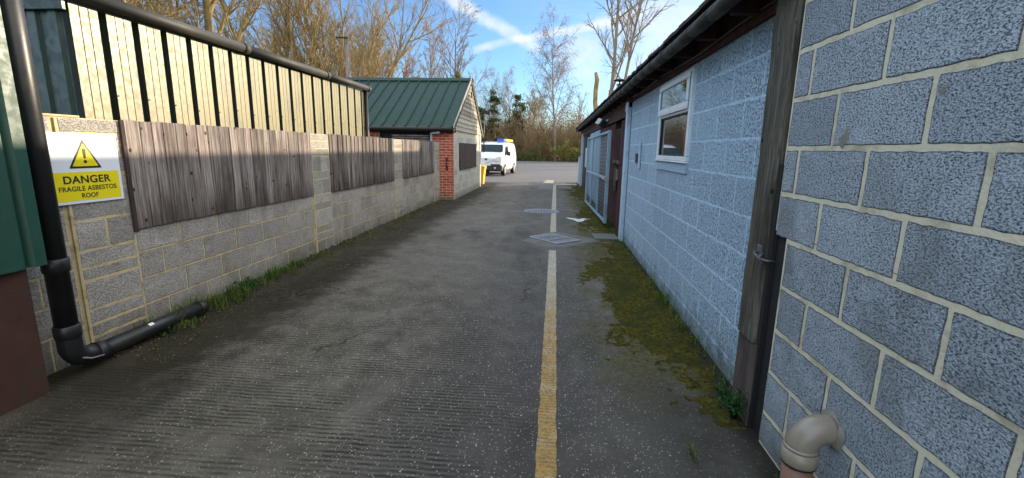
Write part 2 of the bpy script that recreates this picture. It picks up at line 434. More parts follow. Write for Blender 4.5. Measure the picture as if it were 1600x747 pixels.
# ------------------------------------------------------------------ ground
def ground_mats():
    m, t, b = newmat('concrete_lane'); P = t.pos(); x, y, z = t.xyz(P)
    big = t.noise(P, .7, 5., .6); mid = t.noise(P, 4., 5., .65); fine = t.noise(P, 70., 4., .6)
    wob = t.mul(t.math('SUBTRACT', big, .5), .9)
    base = t.mix(t.ss(mid, .3, .7), (.070, .061, .050), (.142, .126, .102))
    centre = t.mul(t.ss(t.math('ABSOLUTE', t.math('SUBTRACT', t.add(x, wob), -.25)), .95, .35), .8)
    base = t.mix(centre, base, t.mix(mid, (.043, .037, .035), (.084, .073, .068)))
    # worn brushed ridges across the lane
    yy = t.add(t.add(y, t.mul(t.noise(t.pos((2, .3, 1)), 2., 2.), .03)), t.mul(t.noise(t.pos((30, 30, 1)), 1., 3.), .009))
    rib = t.math('SINE', t.mul(yy, 2 * math.pi / .034))
    ribm = t.mul(t.ss(t.add(x, t.mul(wob, 1.3)), .1, -.5), t.mul(t.ss(t.noise(t.pos((1, 2.2, 1)), 1.3, 3.), .36, .56), t.ss(t.noise(t.pos((9, 26, 1)), 1., 3.), .35, .6, .25, 1.)))
    base = t.mix(t.mul(t.ss(rib, .2, -.9), t.mul(ribm, .8)), base, (.014, .015, .009))
    base = t.mix(t.mul(t.ss(rib, .3, .95), t.mul(ribm, .5)), base, (.15, .145, .105))
    base = t.mix(t.mul(t.ss(t.add(y, t.mul(mid, 3.)), 3.8, 8.5), .55), base, t.mix(mid, (.105, .094, .087), (.165, .150, .136)))
    # green algae drifts
    base = t.mix(t.mul(t.ss(t.noise(t.pos((1, .6, 1), (3, 1, 0)), 1.1, 5., .65), .5, .7), .5), base, (.050, .054, .028))
    # exposed stones: several sizes
    for sc_, thr, am in ((24., .16, 1.), (42., .22, .95), (75., .30, .9)):
        vd = t.n('ShaderNodeTexVoronoi', {'feature': 'F1'}, Vector=P, Scale=sc_)
        rc = t.n('ShaderNodeSeparateColor', Color=vd.outputs['Color']).outputs[0]
        on = t.mul(t.ss(vd.outputs['Distance'], thr, thr * .55), t.ss(t.add(rc, t.mul(t.math('SUBTRACT', t.noise(P, 2.3, 4.), .5), .9)), .48, .54))
        base = t.mix(t.mul(on, t.mul(am, t.ss(big, .3, .55, .6, 1.))), base, t.mix(t.n('ShaderNodeSeparateColor', Color=vd.outputs['Color']).outputs[1], (.14, .125, .095), (.50, .465, .39)))
    base = t.mix(t.mul(t.ss(fine, .55, .75), .35), base, (.03, .03, .028))
    # broad tyre wear darkening, damp stains
    st = t.noise(t.pos((.9, .35, 1), (5, 2, 0)), 1.2, 5., .6)
    base = t.mix(t.mul(t.ss(st, .52, .7), .5), base, (.02, .019, .019))
    crk = t.n('ShaderNodeTexVoronoi', {'feature': 'DISTANCE_TO_EDGE'}, Vector=t.n('ShaderNodeVectorMath', {'operation': 'ADD'}, _0=t.pos((.55, .38, 1)), _1=t.n('ShaderNodeVectorMath', {'operation': 'SCALE'}, _0=t.n('ShaderNodeTexNoise', Vector=P, Scale=3., Detail=6.).outputs[1], Scale=.28).outputs[0]).outputs[0], Scale=1.).outputs[0]
    base = t.mix(t.mul(t.ss(crk, .008, .002), t.ss(t.noise(P, .8, 3.), .5, .6, 0., .7)), base, (.012, .011, .010))
    # pale scuffed, worn drifts of exposed concrete
    base = t.mix(t.mul(t.ss(t.noise(t.pos((1.6, .5, 1), (7, 3, 0)), 2.0, 7., .72), .52, .68), .5), base, (.125, .114, .092))
    # moss along the right hand wall
    mn = t.noise(t.pos((1.6, .8, 1)), 1.9, 6., .68)
    edge = t.ss(t.add(x, t.mul(t.math('SUBTRACT', mn, .5), 1.4)), .24, .62)
    along = t.mul(t.ss(y, 2.1, 3.3), 1.)
    mossn = t.mul(t.mul(edge, along), t.ss(mn, .30, .44))
    mossc = t.mix(t.ss(t.noise(P, 26., 4.), .3, .7), (.028, .024, .005), (.115, .092, .010))
    base = t.mix(t.mul(mossn, .74), base, mossc)
    # soil against both walls
    el = t.mul(t.ss(t.add(x, t.mul(t.math('SUBTRACT', mid, .5), .8)), -2.0, -2.5), t.ss(y, 1.2, 2.4))
    base = t.mix(t.mul(el, .85), base, t.mix(t.noise(P, 30., 4.), (.006, .0055, .003), (.03, .027, .011)))
    er = t.ss(t.add(x, t.mul(t.math('SUBTRACT', mid, .5), .35)), .93, 1.08)
    base = t.mix(t.mul(er, .8), base, (.014, .013, .008))
    rd = t.mul(t.ss(t.add(x, t.mul(t.math('SUBTRACT', mid, .5), .9)), .35, .8), t.ss(y, 3.2, 2.3))
    base = t.mix(t.mul(rd, .55), base, (.018, .016, .011))
    h = t.add(t.add(t.mul(rib, t.mul(ribm, .30)), t.mul(fine, .5)), t.mul(t.mul(mossn, t.noise(P, 60., 3.)), 1.))
    rough = t.ss(t.noise(t.pos((1, .5, 1)), 1.7, 4.), .35, .65, .72, .92)
    out(t, b, base, rough, t.bump(h, .009, .9), spec=.16)
    M['lane'] = m
    m, t, b = newmat('yard_asphalt'); P = t.pos()
    n = t.noise(P, .35, 5., .6)
    c = t.mix(n, (.078, .07, .072), (.132, .118, .12)); c = t.mix(t.mul(t.ss(t.noise(t.pos((.25, 1, 1)), .5, 4.), .5, .62), .45), c, (.10, .095, .10))
    c = t.mix(t.ss(t.noise(P, 40., 3.), .6, .75, 0, .5), c, (.3, .28, .26))
    out(t, b, c, .8, t.bump(t.noise(P, 60., 3.), .004)); M['yard'] = m
    m, t, b = newmat('woodland_floor'); P = t.pos()
    out(t, b, t.mix(t.noise(P, 1.2, 6.), (.03, .035, .012), (.10, .07, .03)), .95); M['woodfloor'] = m
    m, t, b = newmat('faded_line_paint'); P = t.pos(); x, y, z = t.xyz(P)
    far = t.ss(t.add(y, t.mul(t.noise(P, 3., 4.), 3.4)), 4.6, 7.2)
    c = t.mix(far, (.40, .22, .042), (.44, .40, .31))
    c = t.mix(t.mul(t.ss(t.noise(P, 6., 4.), .45, .7), .6), c, (.46, .36, .22))
    rib = t.math('SINE', t.mul(t.add(y, t.mul(t.noise(t.pos((3, .3, 1)), 2., 2.), .03)), 2 * math.pi / .030))
    wear = t.math('MAXIMUM', t.mul(t.ss(t.noise(P, 55., 5., .75), .48, .60), .85), t.mul(t.ss(rib, .45, .95), t.ss(t.noise(P, 9., 3.), .4, .6, .15, .8)))
    c = t.mix(wear, c, (.10, .085, .06))
    out(t, b, c, .75, t.bump(t.add(t.noise(P, 55., 4.), t.mul(rib, .3)), .002)); M['line'] = m
    m, t, b = newmat('soil'); P = t.pos()
    c = t.mix(t.noise(P, 25., 5., .7), (.007, .006, .0035), (.045, .035, .018)); c = t.mix(t.ss(t.noise(P, 3., 4.), .5, .65, 0, .6), c, (.04, .05, .01))
    out(t, b, c, .95, t.bump(t.noise(P, 80., 4.), .01)); M['soil'] = m
ground_mats()

mb = MB(); mb.poly([(-900, -60, -.008), (900, -60, -.008), (900, 1100, -.008), (-900, 1100, -.008)]); tag(mb.build('ground', M['woodfloor']), kind='structure')
mb = MB(); mb.poly([(-60, 12, -.004), (60, 12, -.004), (60, 58, -.004), (-60, 58, -.004)]); tag(mb.build('yard', M['yard']), kind='structure')
mb = MB(); mb.poly([(-3.3, -4, 0), (1.6, -4, 0), (1.6, 21.2, 0), (-.4, 21.0, 0), (-1.9, 20.2, 0), (-3.3, 19.8, 0)]); tag(mb.build('lane', M['lane']), kind='structure')

# painted line, ragged edges
def strip(x0, x1, y0, y1, n, jag):
    mb = MB(); L = []; R = []
    for i in range(n + 1):
        y = y0 + (y1 - y0) * i / n
        L.append(mb.vert((x0(y) + J(jag), y, .004))); R.append(mb.vert((x1(y) + J(jag), y, .004)))
    for i in range(n): mb.face([L[i], R[i], R[i + 1], L[i + 1]])
    return mb
for (a, b) in ((-1.5, 6.55), (8.0, 19.3)):
    lb = strip(lambda y: -.035 + .0025 * max(0, y - 2), lambda y: .062 + .004 * max(0, y - 2), a, b, 190, .004)
    tag(lb.build('line_marking', M['line']), kind='structure')
mb = MB(); mb.poly([(.08, 19.3, .005), (1.0, 19.35, .005), (1.02, 20.1, .005), (.1, 19.85, .005)])
mb.poly([(-.45, 20.4, .004), (.02, 20.3, .004), (.05, 22.2, .004), (-.3, 22.4, .004)])
tag(mb.build('stop_marking', M['line']), kind='structure')

# ------------------------------------------------------------------ right: near unpainted block wall
XN = 1.10
nb = thing('block_building', (XN, 0, 0), 'unpainted grey block building with wide cream mortar joints, nearest on the right', 'building')
zs = [0, .174, .393, .610, .829, 1.050, 1.262, 1.476, 1.694, 1.906, 2.120, 2.335, 2.55]
js = [1.85, 1.995, 1.748, 1.967, 1.748, 1.970, 2.194, 1.957, 2.180, 1.950, 2.18, 1.95]
w = MB()
for i in range(len(zs) - 1):
    end = 2.325 if zs[i] > 1.04 else 2.205 + (.02 if zs[i] < .3 else 0)
    blocks(w, course_rects(-3.2, end - .006, zs[i], zs[i + 1], [j + J(.006) for j in rngj(js[i], -.460 if 0 else .4605, -3.2, end)], .021), 'y', XN, -1, 0, .0024, .0025, .12, .028, 0., .35)
w.box((XN, -3.2, 1.082), (XN + .2, 2.322, 2.55), 1); w.box((XN, -3.2, 0), (XN + .2, 2.205, 1.079), 1)
w.build('wall', [M['block_near'], M['mortar_near']], nb)
w = MB(); w.box((XN - .02, -3.3, 2.56), (5, 2.3, 2.66)); w.build('roof', M['tile'], nb)
w = MB()
for (a, b, z0, z1) in ((-3.2, -3.1, 0, 2.55),): w.box((XN + .2, a, z0), (4.8, b, z1), 0)
w.build('end_wall', M['block_near'], nb)
# cement smears on the face
for (y, z, sx, sz) in ((1.885, 1.512, .026, .030), (1.462, 1.64, .012, .014)):
    w = MB(); ring = []
    for k in range(18):
        a = 2 * math.pi * k / 18; r = 1 + J(.3)
        ring.append((XN - .0028, y + math.cos(a) * sx * r - (.010 if math.sin(a) > .2 else 0), z + math.sin(a) * sz * r))
    c = w.vert((XN - .006, y, z)); ids = [w.vert(p) for p in ring]
    for k in range(18): w.face([ids[k], ids[(k + 1) % 18], c], 0, True)
    w.build('cement_smear', M['cement'], nb)
# collar of cement round the drain outlet is part of the wall
w = MB(); PY, PZ = 1.675, .42
rr = [.070 + .010 * math.sin(2 * math.pi * k / 28 * 2 + .6) + .008 * math.sin(2 * math.pi * k / 28 * 5) + J(.003) for k in range(28)]
col_rings = []
for q, dx in ((1., .0032), (.86, .008), (.70, .016), (.62, .020)):
    col_rings.append([w.vert((XN - dx, PY + math.cos(2 * math.pi * k / 28) * (.050 + (rr[k] - .050) * (q - .6) / .4), PZ + math.sin(2 * math.pi * k / 28) * (.050 + (rr[k] - .050) * (q - .6) / .4))) for k in range(28)])
for A_, B_ in zip(col_rings, col_rings[1:]):
    for k in range(28): w.face([A_[k], A_[(k + 1) % 28], B_[(k + 1) % 28], B_[k]], 0, True)
w.build('cement_collar', M['cement'], nb)

# drain pipe with elbow
dp = thing('soil_pipe', (.97, 1.655, 0), 'fat grey plastic drain elbow coming out low in the unpainted block wall', 'drain pipe')
w = MB(); R0 = .085; RP = .056
arc = [(XN - .01, PY, PZ)] + [(XN - .022 - R0 * math.sin(a), PY, PZ - R0 + R0 * math.cos(a)) for a in [rad(k * 9) for k in range(11)]]
w.tube(arc, RP, 24)
e = Vector((XN - .022 - R0, PY, PZ - R0))
w.tube([e + Vector((0, 0, .0)), e - Vector((0, 0, .004)), e - Vector((0, 0, .006)), e - Vector((0, 0, .055)), e - Vector((0, 0, .062))], [RP, RP + .001, RP + .008, RP + .008, RP + .004], 24)
w.tube([e + Vector((0, 0, .012)), e + Vector((0, 0, .006)), e + Vector((0, 0, 0))], [RP, RP + .005, RP + .004], 24)
w.build('elbow', M['pipegrey'], dp)
w = MB(); w.tube([e - Vector((0, 0, .058)), e - Vector((0, 0, .066))], RP + .0055, 24); w.build('rubber_seal', M['black'], dp)
w = MB(); w.tube([e - Vector((0, 0, .06)), (e.x, e.y, -.02)], RP - .003, 24); w.build('downpipe', M['pipebrown'], dp)

# ------------------------------------------------------------------ old post
po = thing('timber_post', (1.12, 2.46, 0), 'tall weathered timber post with a rusty hook between the blue and bare block walls', 'post')
w = MB(); n = 26
prev = None
for i in range(n + 1):                                  # uneven tall plank
    z = .47 + (2.72 - .47) * i / n
    x0 = 1.075 + .002 * math.sin(i * 1.3) + J(.0015); y0 = 2.352 + .003 * math.sin(i * .9 + 1) + J(.0015); y1 = 2.565 + .004 * math.sin(i * .45) + J(.0015)
    cur = [w.vert(p) for p in ((x0 + .012, y0, z), (x0, y0 + .015, z), (x0 - .002, y0 + .09, z), (x0, y1 - .015, z), (x0 + .01, y1, z), (1.17, y1, z), (1.17, y0, z))]
    if prev:
        for k in range(7): w.face([prev[k], prev[(k + 1) % 7], cur[(k + 1) % 7], cur[k]])
    else: w.face(cur[::-1])
    prev = cur
w.face(prev); w.build('upper_plank', M['post_wood'], po)
w = MB(); w.bbox((1.088, 2.33, -.02), (1.172, 2.567, .468), .008); w.build('lower_sleeve', M['post_low'], po)
w = MB(); w.box((1.115, 2.19, -.02), (1.19, 2.33, 1.081)); w.box((1.092, 2.318, -.02), (1.114, 2.349, 1.4)); w.build('steel_channel', M['void'], po)
w = MB()
w.tube([(1.078, 2.39, .95), (1.045, 2.385, .955), (1.035, 2.37, .95), (1.04, 2.33, .935), (1.06, 2.30, .93), (1.10, 2.29, .93)], .006, 8)
w.bbox((1.062, 2.365, .92), (1.074, 2.415, .99), .003); w.tube([(1.06, 2.325, .96), (1.035, 2.32, .94), (1.05, 2.315, .915), (1.07, 2.32, .91)], .005, 8)
w.build('hook', M['castiron'], po)

# ------------------------------------------------------------------ right: long low building
XB = 1.18
rb = thing('outbuilding', (XB, 12, 0), 'long low outbuilding with pale blue painted block wall, maroon boards and a mossy tiled roof', 'building')
w = MB(); zr = [-.10] + [.133 + .2345 * k for k in range(9)] + [2.23]
jr = [2.85 + .235 * (i % 2) for i in range(len(zr))]
WY0, WY1, WZ0, WZ1 = 4.20, 5.38, 1.365, 2.165
for i in range(len(zr) - 1):
    z0, z1 = zr[i], zr[i + 1]
    for rct in course_rects(2.34, 7.46, z0, z1, rngj(jr[i], .47, 2.34, 7.46), .016):
        u0, u1, a, b = rct
        segs = [(u0, u1, a, b)]
        if b > WZ0 - .11 and a < WZ1:
            segs = []
            if u0 < WY0 - .02: segs.append((u0, min(u1, WY0 - .02), a, b))
            if u1 > WY1 + .02: segs.append((max(u0, WY1 + .02), u1, a, b))
            if not (u1 < WY0 - .02 or u0 > WY1 + .02) and a < WZ0 - .13: segs.append((max(u0, WY0 - .02), min(u1, WY1 + .02), a, WZ0 - .13))
        blocks(w, segs, 'y', XB, -1, 0, .004, .0012, .07, .04)
# backing sheet with the window hole
def mort(a, b, z0, z1):
    ids = [w.vert(p, 1.34, 1.) for p in ((XB, a, z0), (XB, a, z1), (XB, b, z1), (XB, b, z0))]; w.face(ids)
mort(2.34, WY0, -.1, 2.3); mort(WY1, 7.46, -.1, 2.3); mort(WY0, WY1, -.1, WZ0); mort(WY0, WY1, WZ1, 2.3)
w.box((XB + .001, 2.34, -.1), (XB + .2, WY0, 2.3), 0, 1.); w.box((XB + .001, WY1, -.1), (XB + .2, 7.46, 2.3))
w.box((XB + .001, WY0, -.1), (XB + .2, WY1, WZ0)); w.box((XB + .001, WY0, WZ1), (XB + .2, WY1, 2.3))
w.box((XB - .022, 4.19, 1.262), (XB - .0005, 5.42, 1.352), 0, 1.03)
w.tone[-8:] = [1.05] * 8; w.extra[-8:] = [1.] * 8
w.build('blue_wall', M['blue_wall'], rb)

win = MB()
def frame(mb, y0, y1, z0, z1, x0, x1, th, bev=.006):
    mb.bbox((x0, y0, z0), (x1, y1, z0 + th), bev); mb.bbox((x0, y0, z1 - th), (x1, y1, z1), bev)
    mb.bbox((x0 + .0005, y0, z0 + th), (x1 - .0005, y0 + th, z1 - th), bev); mb.bbox((x0 + .0005, y1 - th, z0 + th), (x1 - .0005, y1, z1 - th), bev)
frame(win, WY0, WY1, WZ0, WZ1, XB - .03, XB + .04, .045)
win.bbox((XB - .029, WY0 + .045, 1.80), (XB + .039, WY1 - .045, 1.85), .006)
wf = win.build('window', M['white_pvc'], rb)
ss_ = MB(); frame(ss_, WY0 + .03, WY1 - .03, 1.835, WZ1 - .03, XB - .052, XB - .031, .055, .008); ss_.build('sash', M['white_pvc'], wf)
sl = MB(); sl.bbox((XB - .042, WY0 - .004, WZ0 - .014), (XB + .02, WY1 + .004, WZ0 - .0005), .004); sl.bbox((XB - .05, WY0 + .04, WZ1 - .30 - .04), (XB - .0305, WY1 - .04, WZ1 - .30 - .034 + .02), .002); sl.build('sill', M['white_pvc'], wf)
for (a, b) in ((WZ0 + .045, 1.80), (1.89, WZ1 - .085)):
    g = MB(); xg = XB + .004 if a < 1.5 else XB - .036
    g.poly([(xg, WY0 + .046, a), (xg, WY1 - .046, a), (xg, WY1 - .046, b), (xg, WY0 + .046, b)][::-1]); g.build('pane', M['glass'], wf)
for (a, b) in ((WZ0 + .045, 1.80),):
    g = MB(); frame(g, WY0 + .045, WY1 - .045, a, b, XB - .012, XB + .003, .012, .002); g.build('rubber_bead', M['black'], wf)

w = MB(); w.box((XB + .12, 7.46, 0), (XB + .2, 20.6, 2.3))               # inner dark backing
y = 7.64
while y < 12.1:
    ww = .135 + J(.01); ytop = min(y + ww, 12.1); t0 = 1 + J(.3)
    x0 = XB - .01 + J(.004)
    if not (8.36 < y < 9.2): w.bbox((x0, y + .002, .02 if y > 8 else -.02), (XB + .1, ytop - .002, 1.98), .004, 0, t0)
    y = ytop
while y < 20.4:
    ww = .16 + J(.02); w.bbox((XB - .01 + J(.004), y + .002, .0), (XB + .1, y + ww - .002, 1.98), .004, 0, 1 + J(.3)); y += ww
w.build('maroon_cladding', M['maroon'], rb)
d = MB(); d.bbox((XB + .01, 8.40, .03), (XB + .045, 9.28, 1.86), .003, 0, .8)
for k in range(6): d.box((XB + .003, 8.42 + k * .145, .05), (XB + .0095, 8.53 + k * .145, 1.84), 0, .85 + J(.15))
dd = d.build('door', M['maroon'], rb)
d = MB(); d.bbox((XB - .05, 8.62, .72), (XB - .012, 8.74, 1.14), .004, 0, 1.3); d.bbox((XB - .045, 8.30, 1.22), (XB - .013, 9.1, 1.28), .003, 0, 1.2); d.build('lock_plate', M['post_wood'], dd)
d = MB(); d.bbox((XB - .05, 8.40, .93), (XB - .011, 8.52, 1.12), .003); d.build('paper_notice', M['concrete_pale'], dd)
# fascia, rafters feet, gutter, cable
w = MB(); w.bbox((XB - .035, 2.32, 2.19), (XB - .005, 20.8, 2.42), .003, 0, 1.); 
yy = 2.9
while yy < 20.5: w.box((.985, yy, 2.23), (XB - .036, yy + .045, 2.33), 0, .8); yy += .62
w.bbox((XB - .05, 7.6, 1.99), (XB - .036, 20.8, 2.19), .003, 0, 1.1)
w.build('fascia', M['maroon'], rb)
w = MB(); w.tube([(XB - .05, 2.4 + k * .4, 2.235 + .012 * math.sin(k * 1.1)) for k in range(46)], .009, 6); w.build('cable', M['black'], rb)
w = MB(); gx_ = .955
for k in range(45):
    a = 2.34 + k * .41; w.tube([(gx_, a, 2.295 + .004 * math.sin(k)), (gx_, a + .4, 2.295 + .004 * math.sin(k + 1))], .048, 10, 0, True)
    if k % 5 == 0: w.tube([(gx_, a - .03, 2.295), (gx_, a + .03, 2.295)], .056, 10)
w.build('gutter', M['gutter'], rb)
w = MB(); sl_ = .345; y = 2.3; row = 0
RX1 = 2.95
for i in range(9):                                       # overlapping tile courses up the slope
    xa = .905 + i * .232
    y = 2.3 + (i % 2) * .08
    while y < 20.8:
        lift = J(.009); zA = 2.345 + (xa - .93) * sl_ + .018 + lift
        w.prism([(xa, zA), (xa, zA + .022), (xa + .25, zA + .022 + .25 * sl_ - .022), (xa + .25, zA + .25 * sl_ - .022)], 1, y, y + .158, 0, 1 + J(.2)) if False else \
            w.box((0, 0, 0), (.262 + J(.012), .160, .022), 0, 1, Matrix.Translation((xa, y, zA)) @ Matrix.Rotation(-math.atan(sl_) + .05, 4, 'Y'))
        y += .165
w.prism([(RX1, 3.03), (RX1, 3.08), (4.95, 2.4), (4.95, 2.35)], 1, 2.3, 20.8)
w.prism([(.99, 2.34), (.99, 2.352), (RX1, 3.05), (RX1, 3.035)], 1, 2.3, 20.8)
w.tube([(RX1, 2.25, 3.06), (RX1, 20.85, 3.06)], .05, 8)
rf = w.build('roof', M['tile'], rb)
w = MB(); w.tube([(1.62, 12.5, 2.5), (1.62, 12.5, 3.12)], .075, 16); w.tube([(1.62, 12.5, 2.58), (1.62, 12.5, 2.66)], .1, 16)
fl = w.build('flue', M['steel'], rf); w = MB(); w.tube([(1.62, 12.5, 3.12), (1.62, 12.5, 3.22)], .025, 8); w.tube([(1.62, 12.5, 3.22), (1.62, 12.5, 3.245), (1.62, 12.5, 3.275)], [.15, .15, .04], 16); w.tube([(1.62, 12.5, 3.12), (1.62, 12.5, 3.135)], .085, 16)
for o_ in [w.build('flue_cap', M['black'], rf)]: pass
w = MB(); w.prism([(XB, 0), (4.8, 0), (4.8, 2.3), (2.95, 3.0), (XB, 2.3)], 1, 20.5, 20.6); w.build('end_wall', M['maroon'], rb)
w = MB(); w.box((4.7, 2.3, 0), (4.8, 20.5, 2.3)); w.build('back_wall', M['block_cream'], rb)
# corner board (pale blue trim at the end of the block wall)
w = MB(); w.bbox((XB - .065, 7.45, -.01), (XB - .006, 7.62, 2.12), .006); w.bbox((XB - .075, 7.44, 2.06), (XB - .05, 7.66, 2.2), .006); w.build('corner_board', M['bluetrim'], rb)
# pale blue doors behind the gate and white panels at the far end
w = MB(); y = 12.1
while y < 15.2:
    w.bbox((XB - .035, y + .004, .04), (XB - .012, y + .30, 1.97), .004, 0, 1 + J(.15)); y += .31
w.build('blue_boarding', M['oldblue'], rb)
w = MB(); w.bbox((XB - .06, 14.8, .86), (XB - .012, 16.9, 1.53), .01); w.build('white_panel', M['bluetrim'], rb)
w = MB(); w.bbox((XB - .03, 14.4, .02), (XB - .0105, 16.1, .86), .004, 0, 1.4); w.build('timber_infill', M['clap_wood'], rb)
for (a, b, z1) in ((18.7, 18.95, 2.1), (20.0, 20.62, 1.16)):
    w = MB(); w.bbox((XB - .10, a, .0), (XB - .012, b, z1), .006); w.build('pale_jamb', M['bluetrim'], rb)
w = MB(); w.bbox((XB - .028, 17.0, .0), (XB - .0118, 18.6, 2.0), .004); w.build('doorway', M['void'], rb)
# small meter cover and iron bar on the blue wall
w = MB(); w.bbox((XB - .028, 6.42, 1.215), (XB - .006, 6.50, 1.575), .003); w.build('hasp_bar', M['bluetrim'], rb)
w = MB(); w.bbox((XB - .022, 6.62, 1.29), (XB - .006, 6.76, 1.42), .003); w.build('hasp_plate', M['gutter'], rb)

# floodlight under the eave
fl = thing('floodlight', (1.06, 10.0, 2.1), 'small grey floodlight under the eave above the gate', 'floodlight')
w = MB(); mt = Matrix.Translation((1.0, 10.1, 2.0)) @ Matrix.Rotation(.6, 4, 'Y') @ Matrix.Rotation(.3, 4, 'Z'); w.bbox((-.11, -.12, -.08), (.05, .12, .08), .02, 0, 1, mt); w.build('housing', M['black'], fl)
w = MB(); w.bbox((-.118, -.105, -.066), (-.1101, .105, .066), .004, 0, 1, mt); w.build('lens', M['steel'], fl)
w = MB(); w.tube([(1.05, 10.1, 2.03), (1.12, 10.1, 2.1), (1.15, 10.1, 2.12)], .015, 8); w.build('bracket', M['steel'], fl)

# ------------------------------------------------------------------ gate, swung open against the outbuilding
ga = thing('mesh_gate', (.95, 8.66, .1), 'tall blue-grey steel gate with wire mesh, swung open against the outbuilding', 'gate')
A = Vector((1.0, 8.66, 0)); B = Vector((.93, 12.9, 0)); u = (B - A).normalized(); Lg = (B - A).length
def gp(s_, z): return A + u * s_ + Vector((0, 0, z))
def zb(s_): return .10 - .08 * s_ / Lg
def zt(s_): return 1.82 - .03 * s_ / Lg
def bar(mb, p, q, r=.024):
    p = Vector(p); q = Vector(q); d = (q - p); m = Matrix.Translation((p + q) / 2) @ d.to_track_quat('Z', 'Y').to_matrix().to_4x4()
    mb.bbox((-r, -r, -d.length / 2), (r, r, d.length / 2), .004, 0, 1, m)
w = MB()
for s_ in (0, Lg): bar(w, gp(s_, zb(s_)), gp(s_, zt(s_)), .03)
for fz in (lambda s_: zb(s_) + .03, lambda s_: (zb(s_) + zt(s_)) / 2 - .02, lambda s_: zt(s_) - .03): bar(w, gp(.03, fz(.03)), gp(Lg - .03, fz(Lg)), .023)
for s_ in (1.45, 2.9): bar(w, gp(s_, zb(s_) + .05), gp(s_, zt(s_) - .05), .018)
w.build('frame', M['gatepaint'], ga)
w = MB()
k = .06
while k < Lg - .05: w.tube([gp(k, zb(k) + .04) + Vector((.012, 0, 0)), gp(k, zt(k) - .04) + Vector((.012, 0, 0))], .0035, 4); k += .15
k = .12
while k < 1.68: w.tube([gp(.04, zb(0) + k) + Vector((.018, 0, 0)), gp(Lg - .04, zb(Lg) + k * .99) + Vector((.018, 0, 0))], .0035, 4); k += .075
w.build('wire_mesh', M['wire'], ga)
w = MB(); w.tube([gp(.0, .92) + Vector((-.06, -.03, 0)), gp(.35, .98) + Vector((-.06, 0, 0))], .012, 8); w.bbox((-.05, -.04, -.05), (.03, .05, .05), .006, 0, 1, Matrix.Translation(gp(.0, .93))); w.tube([gp(.1, .97) + Vector((-.06, 0, 0)), gp(.16, .86) + Vector((-.09, 0, 0))], .01, 8)
w.build('bolt', M['steel'], ga)

# ------------------------------------------------------------------ left boundary wall
XL = -3.12
lw = thing('boundary_wall', (XL, 7.5, 0), 'grey concrete block boundary wall with weathered timber infill panels along the left of the lane', 'wall')
w = MB(); zc = [-.02, .212, .418, .626, .812, 1.0, 1.2, 1.4, 1.6]
PIL = [(2.655, 3.10), (5.70, 6.17), (8.77, 9.27), (11.82, 12.38)]; PAN = [(3.10, 5.70), (6.17, 8.77), (9.27, 11.82)]
for (a, b) in PAN:
    for i in range(4):
        st = 3.095 if i % 2 else 3.326
        off = 0 if i % 2 else 0
        blocks(w, course_rects(a - .0, b, zc[i] if i < 3 else .626, zc[i + 1] if i < 3 else .83, rngj(st, .43, a, b), .013), 'y', XL, 1, 0, .0022, .002, .13, .03, 0., .55)
random.seed(3)
for pi, (a, b) in enumerate(PIL):
    z = -.02; i = 0
    pat = [.145, .09, .10, .205, .09, .115, .205, .20, .10, .20, .07, .10] if pi == 0 else [.21, .1, .1, .21, .1, .11, .2, .1, .2, .1, .1, .12]
    while z < 1.56:
        h = pat[i % len(pat)]; z1 = min(1.6, z + h)
        jn = [(a + b) / 2 + J(.02)] if (h > .15 and i % 2 == 0) else []
        blocks(w, course_rects(a + .012, b - .006, z, z1, jn, .018 if pi == 0 else .014), 'y', XL + .012, 1, 0, .003, .002, .2, .03)
        z = z1; i += 1
    w.box((XL, a, -.02), (XL + .0115, b, 1.59), 1)
zz_ = [-.02, .22, .418, .615, .80, 1.0, 1.2, 1.4, 1.6]
for i in range(8): blocks(w, course_rects(1.5, 2.635, zz_[i], zz_[i + 1], rngj(2.42 + .215 * (i % 2), .43, 1.5, 2.63), .014), 'y', XL, 1, 0, .003, .002, .16, .03)
w.box((XL - .1, 1.5, -.02), (XL - .0005, 12.38, 1.598), 1)
blocks(w, [(XL - .095, XL - .005, z0 + .006, z0 + .2) for z0 in zc[:-1]], 'x', 12.38, 1, 0)
# coping bricks on the near pillar
w.box((XL - .09, 2.6, 1.6), (XL + .008, 2.82, 1.612), 1); w.bbox((XL - .1, 2.55, 1.612), (XL + .016, 2.70, 1.655), .004, 0, .9) if False else None
w.build('wall', [M['block_left'], M['mortar_left']], lw)
for (a, b), pitch in zip(PAN, (.118, .075, .105)):
    p = MB(); y = a + .012; k = 0; p.box((XL + .0012, a + .012, .83), (XL + .0028, b - .01, 1.585), 1)
    while y < b - .02:
        ww = pitch + J(pitch * .18); y1 = min(y + ww, b - .01)
        if b - y1 < .03: y1 = b - .01
        th = .022 + J(.003) + (.010 * (k % 2) if pitch < .09 else 0)
        zt_ = 1.603 + J(.004); zb_ = .806 + J(.0035)
        p.bbox((XL + .003, y + .0025, zb_), (XL + .003 + th, y1 - .0025, zt_), .003, 0, random.uniform(.6, 1.4))
        y = y1; k += 1
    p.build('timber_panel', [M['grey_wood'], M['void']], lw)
    if a < 3.2:
        q = MB(); q.bbox((XL + .0145, a - .022, .79), (XL + .034, a + .010, 1.6), .003, 0, .65); q.build('edge_batten', M['post_low'], lw)

